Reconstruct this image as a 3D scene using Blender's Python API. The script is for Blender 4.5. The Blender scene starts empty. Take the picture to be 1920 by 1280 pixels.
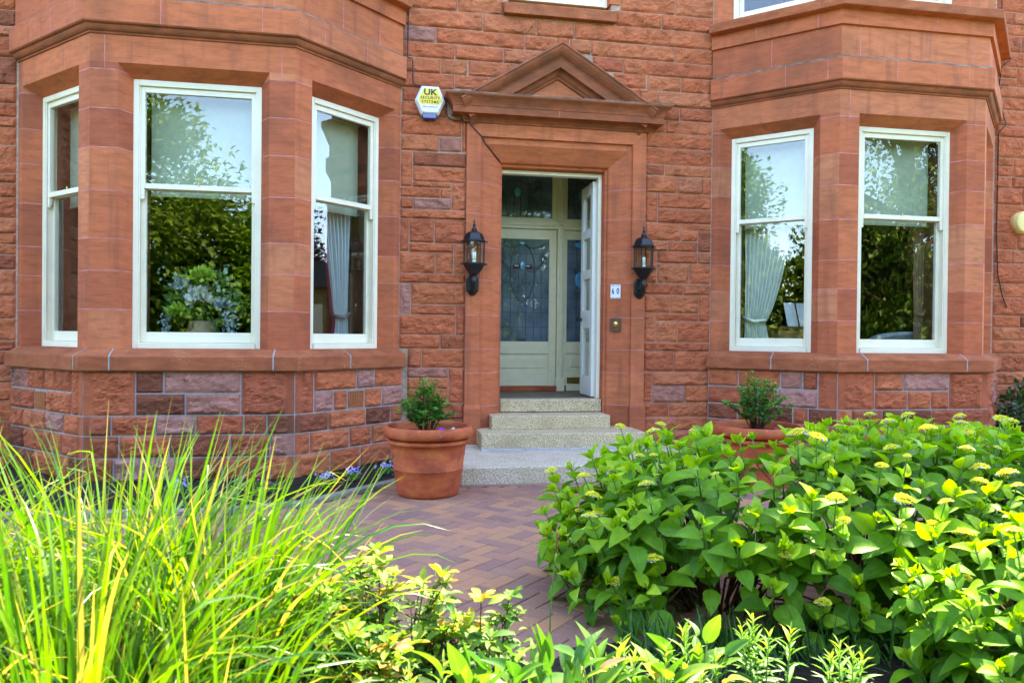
import bpy, math, random
import numpy as np
from mathutils import Vector, Matrix, noise
R = math.radians
sc = bpy.context.scene
COL = sc.collection
random.seed(7); rng = np.random.default_rng(7)

# ------------------------------------------------------------------ camera, sky, sun, exposure
cam_d = bpy.data.cameras.new('camera'); cam = bpy.data.objects.new('camera', cam_d); COL.objects.link(cam)
sc.camera = cam
cam_d.sensor_width = 36; cam_d.lens = 36*1396.6/1920
cam_d.clip_start = .05; cam_d.clip_end = 900
_yaw, _pit, _rol = .1748, -.0083, .0102
fw = Vector((math.sin(_yaw)*math.cos(_pit), math.cos(_yaw)*math.cos(_pit), math.sin(_pit)))
rt = Vector((math.cos(_yaw), -math.sin(_yaw), 0)); up = rt.cross(fw)
r2 = rt*math.cos(_rol)+up*math.sin(_rol); u2 = up*math.cos(_rol)-rt*math.sin(_rol)
cam.matrix_world = Matrix(((r2.x, u2.x, -fw.x, 0), (r2.y, u2.y, -fw.y, -7.4967), (r2.z, u2.z, -fw.z, 1.2435), (0, 0, 0, 1)))
cam_d.dof.use_dof = True; cam_d.dof.focus_distance = 6.2; cam_d.dof.aperture_fstop = 5.0

SUN_EL, SUN_AZ = R(56), R(38)        # behind the house, to the right
w = bpy.data.worlds.new('World'); sc.world = w; w.use_nodes = True
nt = w.node_tree; bg = nt.nodes['Background']
sky = nt.nodes.new('ShaderNodeTexSky'); sky.sky_type = 'NISHITA'; sky.sun_disc = False
sky.sun_elevation = SUN_EL; sky.sun_rotation = SUN_AZ
sky.air_density = .8; sky.dust_density = .2; sky.ozone_density = 3.0
nt.links.new(sky.outputs[0], bg.inputs[0]); bg.inputs[1].default_value = .15
sd = bpy.data.lights.new('sun', 'SUN'); sd.energy = 2.4; sd.angle = R(.5); sd.color = (1, .95, .86)
so = bpy.data.objects.new('sun', sd); COL.objects.link(so)
sv = Vector((math.sin(SUN_AZ)*math.cos(SUN_EL), math.cos(SUN_AZ)*math.cos(SUN_EL), math.sin(SUN_EL)))
so.rotation_euler = sv.to_track_quat('Z', 'Y').to_euler(); so.location = (0, 0, 30)
sc.view_settings.view_transform = 'Standard'; sc.view_settings.look = 'None'
sc.view_settings.exposure = 3.78; sc.view_settings.gamma = 1
sc.view_settings.use_white_balance = True; sc.view_settings.white_balance_temperature = 8000; sc.view_settings.white_balance_tint = 10
sc.cycles.use_denoising = True
sc.cycles.max_bounces = 10; sc.cycles.diffuse_bounces = 4; sc.cycles.glossy_bounces = 4
sc.cycles.transparent_max_bounces = 24; sc.cycles.transmission_bounces = 6
sc.cycles.caustics_reflective = False; sc.cycles.caustics_refractive = False

# ------------------------------------------------------------------ helpers
def tag(o, label=None, cat=None, group=None, kind=None):
    if label: o['label'] = label
    if cat: o['category'] = cat
    if group: o['group'] = group
    if kind: o['kind'] = kind
    return o
def empty(name, loc, label=None, cat=None, group=None):
    o = bpy.data.objects.new(name, None); COL.objects.link(o); o.location = loc; o.empty_display_size = .1
    return tag(o, label, cat, group)
def adopt(o, parent):
    o.parent = parent
    if parent is not None:
        o.matrix_parent_inverse = wm(parent).inverted()
    return o
def wm(o):
    m = Matrix.LocRotScale(o.location, o.rotation_euler, o.scale)
    if o.parent: m = wm(o.parent) @ o.matrix_parent_inverse @ m
    return m
class MB:
    def __init__(s): s.v = []; s.f = []; s.m = []; s.t = []
    def add(s, vs, fs, m=0, t=.5):
        b = len(s.v); s.v += [tuple(p) for p in vs]
        for f in fs: s.f.append(tuple(b+i for i in f)); s.m.append(m); s.t.append(t)
    def quad(s, a, b, c, d, m=0, t=.5): s.add((a, b, c, d), ((0, 1, 2, 3),), m, t)
    def box(s, x0, x1, y0, y1, z0, z1, m=0, t=.5):
        s.hexa([(x0, y0, z0), (x1, y0, z0), (x1, y1, z0), (x0, y1, z0), (x0, y0, z1), (x1, y0, z1), (x1, y1, z1), (x0, y1, z1)], m, t)
    def hexa(s, p, m=0, t=.5):
        s.add(p, ((0, 3, 2, 1), (4, 5, 6, 7), (0, 1, 5, 4), (1, 2, 6, 5), (2, 3, 7, 6), (3, 0, 4, 7)), m, t)
    def fbox(s, F, u0, u1, z0, z1, d0, d1, m=0, t=.5):
        # box in a face frame F=(origin, u, n): d = depth behind the face
        O, u, n = F
        P = lambda a, d, z: (O[0]+u[0]*a-n[0]*d, O[1]+u[1]*a-n[1]*d, z)
        s.hexa([P(u0, d0, z0), P(u1, d0, z0), P(u1, d1, z0), P(u0, d1, z0), P(u0, d0, z1), P(u1, d0, z1), P(u1, d1, z1), P(u0, d1, z1)], m, t)
    def tube(s, pts, rad, n=6, m=0, t=.5, caps=True):
        pts = [Vector(p) for p in pts]; rad = rad if hasattr(rad, '__len__') else [rad]*len(pts)
        rings = []; N = None
        for i, p in enumerate(pts):
            T = (pts[min(i+1, len(pts)-1)]-pts[max(i-1, 0)]).normalized()
            if N is None: N = T.orthogonal().normalized()
            N = (N-T*N.dot(T))
            N = N.normalized() if N.length > 1e-6 else T.orthogonal().normalized()
            B = T.cross(N)
            rings.append([p+(N*math.cos(2*math.pi*k/n)+B*math.sin(2*math.pi*k/n))*rad[i] for k in range(n)])
        vs = [q for r in rings for q in r]; fs = []
        for i in range(len(rings)-1):
            for k in range(n):
                a, b = i*n+k, i*n+(k+1) % n; fs.append((a, b, b+n, a+n))
        if caps: fs.append(tuple(range(n-1, -1, -1))); fs.append(tuple(range(len(vs)-n, len(vs))))
        s.add(vs, fs, m, t)
    def lathe(s, prof, n=32, c=(0, 0, 0), m=0, t=.5, phase=0, wob=0):
        vs = []; fs = []
        for r, z in prof:
            for k in range(n):
                a = 2*math.pi*(k+phase)/n
                rr = r*(1+wob*math.sin(2*a+z*3))
                vs.append((c[0]+rr*math.cos(a), c[1]+rr*math.sin(a), c[2]+z))
        for i in range(len(prof)-1):
            for k in range(n):
                a, b = i*n+k, i*n+(k+1) % n; fs.append((a, b, b+n, a+n))
        if prof[0][0] > 1e-4: fs.append(tuple(range(n-1, -1, -1)))
        if prof[-1][0] > 1e-4: fs.append(tuple(range(len(vs)-n, len(vs))))
        s.add(vs, fs, m, t)
    def sweep(s, path, prof, mp, m=0, t=.5, closed=False, flip=False, ts=None):
        # path: 2D points; prof: (offset to the right of travel, third axis); mitred joints
        n = len(path); P = [Vector(p) for p in path]; rings = []
        for i in range(n):
            d0 = (P[i]-P[i-1]).normalized() if i > 0 else (P[1]-P[0]).normalized()
            d1 = (P[i+1]-P[i]).normalized() if i < n-1 else d0
            n0 = Vector((d0.y, -d0.x)); n1 = Vector((d1.y, -d1.x)); b = n0+n1
            b = b/b.dot(n0) if b.length > 1e-6 else n0
            rings.append([mp(P[i].x+b.x*o, P[i].y+b.y*o, h) for o, h in prof])
        k = len(prof)
        for i in range(n-1):
            vs = rings[i]+rings[i+1]
            fs = [(j, j+k, j+k+1, j+1) for j in range(k-1)]
            if closed: fs.append((k-1, 2*k-1, k, 0))
            s.add(vs, [f[::-1] for f in fs] if flip else fs, m, ts[i] if ts else t)
        if closed:
            s.add(rings[0], [tuple(range(k))], m, t); s.add(rings[-1], [tuple(range(k-1, -1, -1))], m, t)
    def build(s, name, mats, parent=None, smooth=False, bevel=0, loc=None, seg=2, ang=40):
        me = bpy.data.meshes.new(name)
        V = np.array(s.v, dtype=float) if s.v else np.zeros((0, 3))
        if loc is not None: V = V-np.array(loc)
        me.from_pydata(V.tolist(), [], s.f)
        mats = mats if isinstance(mats, (list, tuple)) else [mats]
        for m in mats: me.materials.append(m)
        if max(s.m, default=0): me.polygons.foreach_set('material_index', s.m)
        a = me.attributes.new('tint', 'FLOAT', 'FACE'); a.data.foreach_set('value', np.array(s.t, dtype=np.float32))
        if smooth: me.polygons.foreach_set('use_smooth', [True]*len(me.polygons))
        me.update()
        o = bpy.data.objects.new(name, me); COL.objects.link(o)
        if loc is not None: o.location = loc
        if bevel:
            b = o.modifiers.new('bevel', 'BEVEL'); b.width = bevel; b.segments = seg; b.limit_method = 'ANGLE'; b.angle_limit = R(35)
            b.harden_normals = False
        if parent is not None: adopt(o, parent)
        return o
def np_mesh(name, V, F, mats, parent=None, tint=None, smooth=True, matidx=None, loc=None, uv=None):
    me = bpy.data.meshes.new(name)
    V = np.asarray(V, float)
    if loc is not None: V = V-np.array(loc)
    me.from_pydata(V.tolist(), [], np.asarray(F).tolist())
    for m in (mats if isinstance(mats, (list, tuple)) else [mats]): me.materials.append(m)
    if matidx is not None: me.polygons.foreach_set('material_index', matidx)
    a = me.attributes.new('tint', 'FLOAT', 'FACE')
    a.data.foreach_set('value', np.asarray(tint if tint is not None else np.full(len(F), .5), dtype=np.float32))
    if smooth: me.polygons.foreach_set('use_smooth', [True]*len(F))
    if uv is not None:
        for nm_, ar in (('lu', uv[0]), ('lv', uv[1])):
            q = me.attributes.new(nm_, 'FLOAT', 'POINT'); q.data.foreach_set('value', np.asarray(ar, dtype=np.float32))
    o = bpy.data.objects.new(name, me); COL.objects.link(o)
    if loc is not None: o.location = loc
    if parent is not None: adopt(o, parent)
    return o
def text_obj(name, txt, size, M, mat, parent=None, bold=0.0, xs=1, space=1.0, ext=.0008):
    cu = bpy.data.curves.new('text', 'FONT'); cu.body = txt; cu.size = size; cu.align_x = 'CENTER'; cu.align_y = 'CENTER'
    cu.extrude = ext; cu.offset = bold; cu.space_character = space; cu.resolution_u = 3
    t = bpy.data.objects.new('text', cu); COL.objects.link(t)
    dg = bpy.context.evaluated_depsgraph_get(); dg.update()
    me = bpy.data.meshes.new_from_object(t.evaluated_get(dg)); bpy.data.objects.remove(t); bpy.data.curves.remove(cu)
    me.transform(M @ Matrix.Diagonal((xs, 1, 1, 1))); me.materials.clear(); me.materials.append(mat)
    o = bpy.data.objects.new(name, me); COL.objects.link(o)
    if parent is not None: adopt(o, parent)
    return o
def copy_tree(o, parent=None):
    c = o.copy(); COL.objects.link(c)
    if parent is not None: c.parent = parent; c.matrix_parent_inverse = o.matrix_parent_inverse
    for ch in o.children: copy_tree(ch, c)
    return c

# ------------------------------------------------------------------ materials
class NT:
    def __init__(s, name):
        s.mat = bpy.data.materials.new(name); s.mat.use_nodes = True; s.n = s.mat.node_tree; s.b = s.n.nodes['Principled BSDF']
        s.out = s.n.nodes['Material Output']
    def N(s, t, **k):
        n = s.n.nodes.new(t)
        for a, b in k.items(): setattr(n, a, b)
        return n
    def L(s, a, b): s.n.links.new(a, b)
    def co(s, scale=(1, 1, 1), rot=(0, 0, 0), kind='Object'):
        t = s.N('ShaderNodeTexCoord'); m = s.N('ShaderNodeMapping'); m.inputs['Scale'].default_value = scale; m.inputs['Rotation'].default_value = rot
        s.L(t.outputs[kind], m.inputs[0]); return m.outputs[0]
    def noise(s, scale, detail=4, co=None, rough=.55, dist=0):
        n = s.N('ShaderNodeTexNoise'); n.inputs['Scale'].default_value = scale; n.inputs['Detail'].default_value = detail
        n.inputs['Roughness'].default_value = rough; n.inputs['Distortion'].default_value = dist
        s.L(co if co is not None else s.co(), n.inputs['Vector']); return n.outputs['Fac']
    def ramp(s, fac, stops, interp='LINEAR'):
        r = s.N('ShaderNodeValToRGB'); r.color_ramp.interpolation = interp; e = r.color_ramp.elements
        while len(e) < len(stops): e.new(.5)
        for i, (p, c) in enumerate(stops):
            e[i].position = p; e[i].color = (c, c, c, 1) if not hasattr(c, '__len__') else (*c, 1)
        s.L(fac, r.inputs[0]); return r.outputs[0]
    def tint(s, name='tint'):
        a = s.N('ShaderNodeAttribute'); a.attribute_name = name; return a.outputs['Fac']
    def mix(s, fac, a, b, mode='MIX'):
        m = s.N('ShaderNodeMix'); m.data_type = 'RGBA'; m.blend_type = mode
        for sock, v in ((m.inputs[0], fac), (m.inputs[6], a), (m.inputs[7], b)):
            if hasattr(v, 'links'): s.L(v, sock)
            else: sock.default_value = v if not hasattr(v, '__len__') else (*v, 1)
        return m.outputs[2]
    def math(s, op, a, b=0.):
        m = s.N('ShaderNodeMath'); m.operation = op
        for i, v in enumerate((a, b)):
            if hasattr(v, 'links'): s.L(v, m.inputs[i])
            else: m.inputs[i].default_value = v
        return m.outputs[0]
    def bump(s, h, strength=.4, dist=.01):
        b = s.N('ShaderNodeBump'); b.inputs['Strength'].default_value = strength; b.inputs['Distance'].default_value = dist
        s.L(h, b.inputs['Height']); s.L(b.outputs[0], s.b.inputs['Normal'])
    def set(s, col=None, rough=.6, spec=.5, metal=0):
        if col is not None:
            if hasattr(col, 'links'): s.L(col, s.b.inputs['Base Color'])
            else: s.b.inputs['Base Color'].default_value = (*col, 1)
        s.b.inputs['Roughness'].default_value = rough; s.b.inputs['Specular IOR Level'].default_value = spec; s.b.inputs['Metallic'].default_value = metal
        return s.mat

def m_rock():
    t = NT('rock_faced_sandstone'); c = t.co()
    base = t.ramp(t.tint(), [(0, (.16, .05, .032)), (.18, (.26, .078, .042)), (.4, (.42, .102, .05)), (.62, (.52, .132, .058)), (.84, (.51, .15, .07)), (.92, (.4, .16, .12)), (1, (.46, .21, .175))])
    n1 = t.noise(7, 5, c); base = t.mix(1, base, t.ramp(n1, [(.25, .68), (.5, 1), (.75, 1.22)]), 'MULTIPLY')
    st = t.noise(14, 5, t.co((1, 1, 5)), .75); base = t.mix(.75, base, t.ramp(st, [(.3, .7), (.6, 1.1)]), 'MULTIPLY')
    dirt = t.noise(1.7, 6, c, .65); base = t.mix(t.ramp(dirt, [(.6, 0), (.78, .6)]), base, (.10, .052, .038))
    sp = t.noise(180, 2, c); base = t.mix(t.ramp(sp, [(.3, .35), (.5, 0)]), base, (.1, .035, .02))
    t.bump(t.math('ADD', t.noise(38, 6, c, .75), t.math('MULTIPLY', t.noise(200, 3, c), .4)), .75, .008)
    return t.set(base, .9, .2)
def m_ashlar(name='dressed_sandstone', soot_shade=0):
    t = NT(name); c = t.co()
    base = t.ramp(t.tint(), [(0, (.385, .091, .046)), (.35, (.5, .124, .055)), (.7, (.56, .147, .063)), (1, (.57, .188, .094))])
    off = t.N('ShaderNodeVectorMath'); off.operation = 'ADD'; t.L(t.co((1.2, 1.2, 5.5), (R(14), R(24), 0)), off.inputs[0]); cx = t.N('ShaderNodeCombineXYZ'); t.L(t.math('MULTIPLY', t.tint(), 37.), cx.inputs[0]); t.L(t.math('MULTIPLY', t.tint(), 53.), cx.inputs[2]); t.L(cx.outputs[0], off.inputs[1])
    bed = t.noise(4.2, 6, off.outputs[0], .6, .5)
    base = t.mix(.8, base, t.ramp(bed, [(.26, .66), (.5, 1), (.72, 1.2)]), 'MULTIPLY')
    thin = t.noise(16, 4, t.co((.5, .5, 5.5), (R(10), R(33), 0)), .65); base = t.mix(.7, base, t.ramp(thin, [(.3, .72), (.42, 1), (.7, 1.12)]), 'MULTIPLY')
    fine = t.noise(9, 4, t.co((1, 1, 14), (0, R(-9), 0)), .7)
    base = t.mix(.22, base, t.ramp(fine, [(.3, .8), (.6, 1.08)]), 'MULTIPLY')
    stn = t.noise(1.3, 5, c, .62, .4); base = t.mix(t.ramp(stn, [(.49, 0), (.72, .6)]), base, (.19, .065, .037))
    run = t.noise(6, 3, t.co((1.6, 1.6, .16)), .6); base = t.mix(t.ramp(run, [(.55, 0), (.72, .45)]), base, (.23, .07, .045))
    pale = t.noise(10, 4, t.co((1, 1, .5)), .6); base = t.mix(t.ramp(pale, [(.66, 0), (.8, .35)]), base, (.5, .24, .16))
    sp = t.noise(230, 2, c); base = t.mix(t.ramp(sp, [(.3, .3), (.5, 0)]), base, (.16, .05, .03))
    if soot_shade:  # soot stain; on the pediment its darkening also stands in for shade
        base = t.mix(t.math('MULTIPLY', t.ramp(t.noise(3.2, 6, t.co((1, 1, 2.2)), .68, .3), [(.28, 1), (.7, .25)]), soot_shade), base, (.12, .05, .028))
    tool = t.N('ShaderNodeTexWave'); tool.bands_direction = 'Z'; tool.inputs['Scale'].default_value = 36; tool.inputs['Distortion'].default_value = 3; tool.inputs['Detail'].default_value = 2
    t.L(c, tool.inputs['Vector'])
    t.bump(t.math('ADD', t.math('MULTIPLY', tool.outputs['Fac'], .25), t.noise(70, 4, c, .7)), .28, .004)
    return t.set(base, .85, .2)
def m_grime():        # lead-dark weathered top ledges
    t = NT('weathered_ledge_sandstone'); c = t.co()
    b = t.ramp(t.noise(9, 6, c, .7), [(.3, (.09, .055, .04)), (.5, (.2, .12, .085)), (.7, (.3, .25, .19))])
    t.bump(t.noise(60, 4, c), .5, .006); return t.set(b, .95, .1)
def m_sill():
    t = NT('lichened_sill_sandstone'); c = t.co()
    b = t.ramp(t.noise(6, 5, t.co((1, 1, 3))), [(.3, (.27, .07, .033)), (.7, (.44, .125, .055))])
    b = t.mix(t.math('MULTIPLY', t.ramp(t.noise(70, 4, c, .75), [(.56, 0), (.66, .7)]), t.ramp(t.noise(4, 3, c), [(.5, 0), (.62, 1)])), b, (.55, .36, .2))
    b = t.mix(t.ramp(t.noise(3, 4, c, .7), [(.55, 0), (.7, .5)]), b, (.16, .06, .04))
    t.bump(t.noise(70, 4, c, .7), .4, .005); return t.set(b, .9, .15)
def simple(name, col, rough=.5, spec=.5, metal=0, var=.12, sc_=12, bump=0, bs=80):
    t = NT(name); c = t.co(); n = t.noise(sc_, 4, c)
    b = t.mix(1, tuple(col), t.ramp(n, [(.3, 1-var), (.7, 1+var)]), 'MULTIPLY')
    if bump: t.bump(t.noise(bs, 4, c), bump, .004)
    return t.set(b, rough, spec, metal)
def m_granite(name, c0, c1, c2, worn=0):
    t = NT(name); c = t.co()
    b = t.ramp(t.noise(78, 3, c, .85), [(.33, (.05, .042, .034)), (.43, c0), (.54, c1), (.66, c2)])
    b = t.mix(t.ramp(t.noise(5, 5, c), [(.45, 0), (.75, .55)]), b, (.33, .235, .12))
    b = t.mix(t.ramp(t.noise(2.2, 5, c, .7), [(.55, 0), (.8, .4)]), b, (.1, .08, .05))
    t.bump(t.noise(150, 3, c), .35, .003); return t.set(b, .75, .3)
def m_brick():
    t = NT('paving_brick'); c = t.co()
    b = t.ramp(t.tint(), [(0, (.2, .1, .085)), (.3, (.27, .13, .096)), (.5, (.31, .145, .096)), (.75, (.36, .165, .094)), (1, (.41, .185, .096))])
    b = t.mix(1, b, t.ramp(t.noise(260, 2, c, .8), [(.3, .6), (.5, 1), (.7, 1.35)]), 'MULTIPLY')
    b = t.mix(t.ramp(t.noise(2.4, 5, c, .65), [(.5, 0), (.75, .35)]), b, (.24, .16, .13))
    t.bump(t.noise(220, 3, c), .4, .002); return t.set(b, .85, .25)
def m_terracotta():
    t = NT('terracotta'); c = t.co()
    b = t.ramp(t.noise(5, 6, t.co((1, 1, 1.8)), .62, .4), [(.28, (.2, .03, .018)), (.5, (.42, .08, .027)), (.72, (.54, .15, .043))])
    b = t.mix(t.ramp(t.noise(22, 4, c, .7), [(.6, 0), (.72, .4)]), b, (.5, .3, .2))
    t.bump(t.math('ADD', t.noise(40, 4, c), t.noise(20, 2, t.co((.3, .3, 8)))), .15, .004); return t.set(b, .7, .3)
def m_glass(name, f0, tintc=(.96, .98, .97), frost=0):
    t = NT(name); geo = t.N('ShaderNodeNewGeometry'); dot = t.N('ShaderNodeVectorMath'); dot.operation = 'DOT_PRODUCT'
    t.L(geo.outputs['Incoming'], dot.inputs[0]); t.L(geo.outputs['Normal'], dot.inputs[1])
    k = t.math('POWER', t.math('SUBTRACT', 1, t.math('ABSOLUTE', dot.outputs['Value'])), 5)
    fr = t.math('ADD', t.math('MULTIPLY', k, 1-f0), f0)
    g = t.N('ShaderNodeBsdfGlossy'); g.inputs['Roughness'].default_value = 0; g.inputs['Color'].default_value = (1, 1, 1, 1)
    wv = t.noise(1.3, 1); bp = t.N('ShaderNodeBump'); bp.inputs['Strength'].default_value = .028; bp.inputs['Distance'].default_value = .02
    t.L(wv, bp.inputs['Height']); t.L(bp.outputs[0], g.inputs['Normal'])
    tr = t.N('ShaderNodeBsdfTransparent'); tr.inputs['Color'].default_value = (*tintc, 1)
    mx = t.N('ShaderNodeMixShader'); t.L(fr, mx.inputs[0]); t.L(tr.outputs[0], mx.inputs[1]); t.L(g.outputs[0], mx.inputs[2])
    res = mx.outputs[0]
    if frost:
        df = t.N('ShaderNodeBsdfDiffuse'); t.L(t.ramp(t.noise(3.5, 3), [(.35, (.13, .19, .24)), (.65, (.26, .34, .42))]), df.inputs['Color']); m2 = t.N('ShaderNodeMixShader'); m2.inputs[0].default_value = frost; t.L(res, m2.inputs[1]); t.L(df.outputs[0], m2.inputs[2]); res = m2.outputs[0]
    t.L(res, t.out.inputs[0]); t.n.nodes.remove(t.b); return t.mat
def m_leaf(name, stops, rough=.42, trans=.35, tcol=None, vein=0, spec=.4, rib=0):
    t = NT(name); c = t.co()
    b = t.ramp(t.tint(), stops)
    b = t.mix(1, b, t.ramp(t.noise(30, 3, c), [(.3, .82), (.7, 1.15)]), 'MULTIPLY')
    if rib:
        au = t.math('ABSOLUTE', t.tint('lu')); b = t.mix(1, b, t.ramp(t.math('ADD', au, t.math('MULTIPLY', t.noise(400, 2, c), .25)), [(.1, 1.3), (.35, .92), (.7, 1.02), (1, .8)]), 'MULTIPLY')
    if vein:
        u = t.tint('lu'); v = t.tint('lv'); au = t.math('ABSOLUTE', u)
        fr = t.math('ABSOLUTE', t.math('SUBTRACT', t.math('FRACT', t.math('MULTIPLY', t.math('SUBTRACT', v, t.math('MULTIPLY', au, .2)), vein)), .5))
        lat = t.ramp(fr, [(.0, 1), (.12, 0)]); mid = t.ramp(au, [(.03, 1), (.09, 0)]); vn = t.math('MAXIMUM', t.math('MULTIPLY', lat, .55), mid)
        b = t.mix(t.math('MULTIPLY', vn, .2), b, (.3, .42, .08)); t.bump(t.math('SUBTRACT', t.math('MULTIPLY', fr, 1.2), vn), .16, .003)
    t.set(b, rough, spec)
    tl = t.N('ShaderNodeBsdfTranslucent')
    t.L(t.mix(1, b, tcol or (1.35, 1.5, .55), 'MULTIPLY'), tl.inputs['Color'])
    mx = t.N('ShaderNodeMixShader'); mx.inputs[0].default_value = trans
    t.L(t.b.outputs[0], mx.inputs[1]); t.L(tl.outputs[0], mx.inputs[2]); t.L(mx.outputs[0], t.out.inputs[0])
    return t.mat
M = {}
M['rock'] = m_rock(); M['ashlar'] = m_ashlar(); M['sooty_shaded'] = m_ashlar('sooty_shaded_sandstone', .85); M['grime'] = m_grime(); M['sill'] = m_sill()
M['mortar'] = simple('lime_mortar', (.44, .29, .22), .95, .1, var=.3, sc_=30, bump=.4)
M['mortar_grey'] = simple('grey_mortar', (.34, .31, .31), .95, .1, var=.25, sc_=30, bump=.4)
M['pink'] = simple('pink_joint', (.55, .2, .2), .9, .1, var=.35, sc_=9)
M['white'] = simple('cream_white_paint', (.82, .74, .58), .32, .5, var=.05, sc_=5)
M['doorwhite'] = simple('white_door_paint', (.76, .76, .74), .25, .5, var=.04)
M['olive'] = simple('pale_cream_screen_paint', (.74, .64, .42), .35, .5, var=.05)
M['glass'] = m_glass('window_glass', .049)
M['clear'] = m_glass('clear_lantern_glass', .03)
M['leaded'] = m_glass('leaded_glass', .055, (.42, .5, .56), .45)
M['lead'] = simple('lead_came', (.025, .028, .03), .5, .5)
M['blueglass'] = simple('blue_glass_jewel', (.05, .28, .55), .15, .8)
M['tealglass'] = simple('teal_glass_jewel', (.06, .3, .36), .15, .8)
M['redglass'] = simple('dark_red_glass', (.08, .015, .01), .2, .8)
M['blackmetal'] = simple('black_lantern_paint', (.007, .008, .011), .36, .45)
M['brass'] = simple('brass', (.7, .48, .14), .28, .5, 1)
M['bronze'] = simple('old_bronze_plate', (.13, .05, .028), .5, .5, .3, var=.4, sc_=40)
M['bulb'] = simple('frosted_bulb', (.8, .85, .78), .35, .5)
M['granite'] = m_granite('granite_step', (.4, .28, .15), (.61, .46, .29), (.77, .61, .42))
M['slab'] = m_granite('exposed_aggregate_slab', (.4, .3, .21), (.62, .5, .39), (.8, .67, .53))
M['cement'] = simple('cement_fillet', (.36, .32, .31), .9, .2, var=.2, bump=.4)
M['brick'] = m_brick(); M['sand'] = simple('joint_sand', (.085, .066, .058), .95, .1, var=.4, sc_=40)
M['kerb'] = simple('concrete_kerb', (.24, .2, .17), .9, .2, var=.3, sc_=25, bump=.4)
M['soil'] = simple('dark_soil', (.026, .019, .015), .95, .1, var=.5, sc_=30, bump=.9, bs=50)
M['terracotta'] = m_terracotta()
M['vent'] = simple('terracotta_vent', (.42, .13, .05), .8, .2, var=.2)
M['black'] = simple('dark_void', (.01, .008, .008), .9, .1)
M['plasticwhite'] = simple('white_plastic', (.75, .78, .82), .3, .5, var=.03)
M['yellow'] = simple('yellow_print', (.85, .6, .02), .35, .5, var=.03)
M['inkblack'] = simple('black_print', (.01, .01, .012), .5)
M['inkmag'] = simple('magenta_print', (.5, .03, .3), .5)
M['strobe'] = simple('blue_strobe_lens', (.01, .015, .2), .12, .8)
M['enamel'] = simple('white_enamel', (.78, .8, .84), .15, .6, var=.03)
M['navy'] = simple('navy_enamel', (.012, .02, .16), .2, .6)
M['creamdisc'] = simple('cream_disc_paint', (.8, .62, .25), .45, .4, var=.06)
M['cable'] = simple('black_cable', (.012, .012, .014), .5)
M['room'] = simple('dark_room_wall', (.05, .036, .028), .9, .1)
M['wood'] = simple('brown_window_lining', (.12, .045, .022), .45, .4, var=.25, sc_=10)
M['lightwood'] = simple('light_brown_wood', (.3, .16, .06), .4, .4, var=.25, sc_=8)
M['plaster'] = simple('porch_plaster', (.5, .46, .36), .8, .2)
M['porchtile'] = simple('porch_floor_tile', (.12, .08, .06), .5, .4, var=.5, sc_=45)
M['blind'] = simple('roller_blind_cloth', (.34, .38, .28), .9, .1, var=.05)
M['curtain'] = simple('cream_curtain_silk', (.62, .66, .6), .6, .4, var=.06)
M['curtainblue'] = simple('blue_grey_curtain_silk', (.42, .5, .52), .55, .4, var=.06)
M['burgundy'] = simple('burgundy_trim', (.16, .02, .05), .7, .2)
M['browncurtain'] = simple('brown_curtain', (.25, .15, .09), .8, .2)
M['tie'] = simple('grey_tieback', (.13, .12, .12), .6, .3)
M['chair'] = simple('grey_upholstery', (.28, .3, .32), .8, .2, var=.2)
M['paper'] = simple('printed_paper', (.7, .74, .8), .7, .2)
M['vase'] = simple('stoneware_vase', (.3, .19, .1), .4, .5, var=.25, sc_=8)
M['petal'] = simple('white_petals', (.5, .55, .5), .6, .2, var=.1)
M['bluepetal'] = simple('pale_blue_petals', (.32, .4, .42), .6, .2, var=.15)
M['limepetal'] = simple('lime_petals', (.3, .5, .06), .6, .2, var=.2)
M['slate'] = simple('slate_roof', (.08, .08, .09), .7, .3)
M['lawn'] = simple('lawn', (.05, .1, .02), .9, .1, var=.3, sc_=3)
M['tanstone'] = simple('tan_cottage_stone', (.36, .24, .11), .9, .1, var=.35, sc_=5)
# ------------------------------------------------------------------ the ground
def sheet(name, x0, x1, y0, y1, z, mat, n=1):
    m = MB(); m.quad((x0, y0, z), (x1, y0, z), (x1, y1, z), (x0, y1, z)); return tag(m.build(name, mat), kind='structure')
sheet('ground', -300, 300, -300, 300, -.03, M['lawn'])
sheet('paving_joints', -9, 11, -4.6, 1, -.008, M['sand'])

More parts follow.
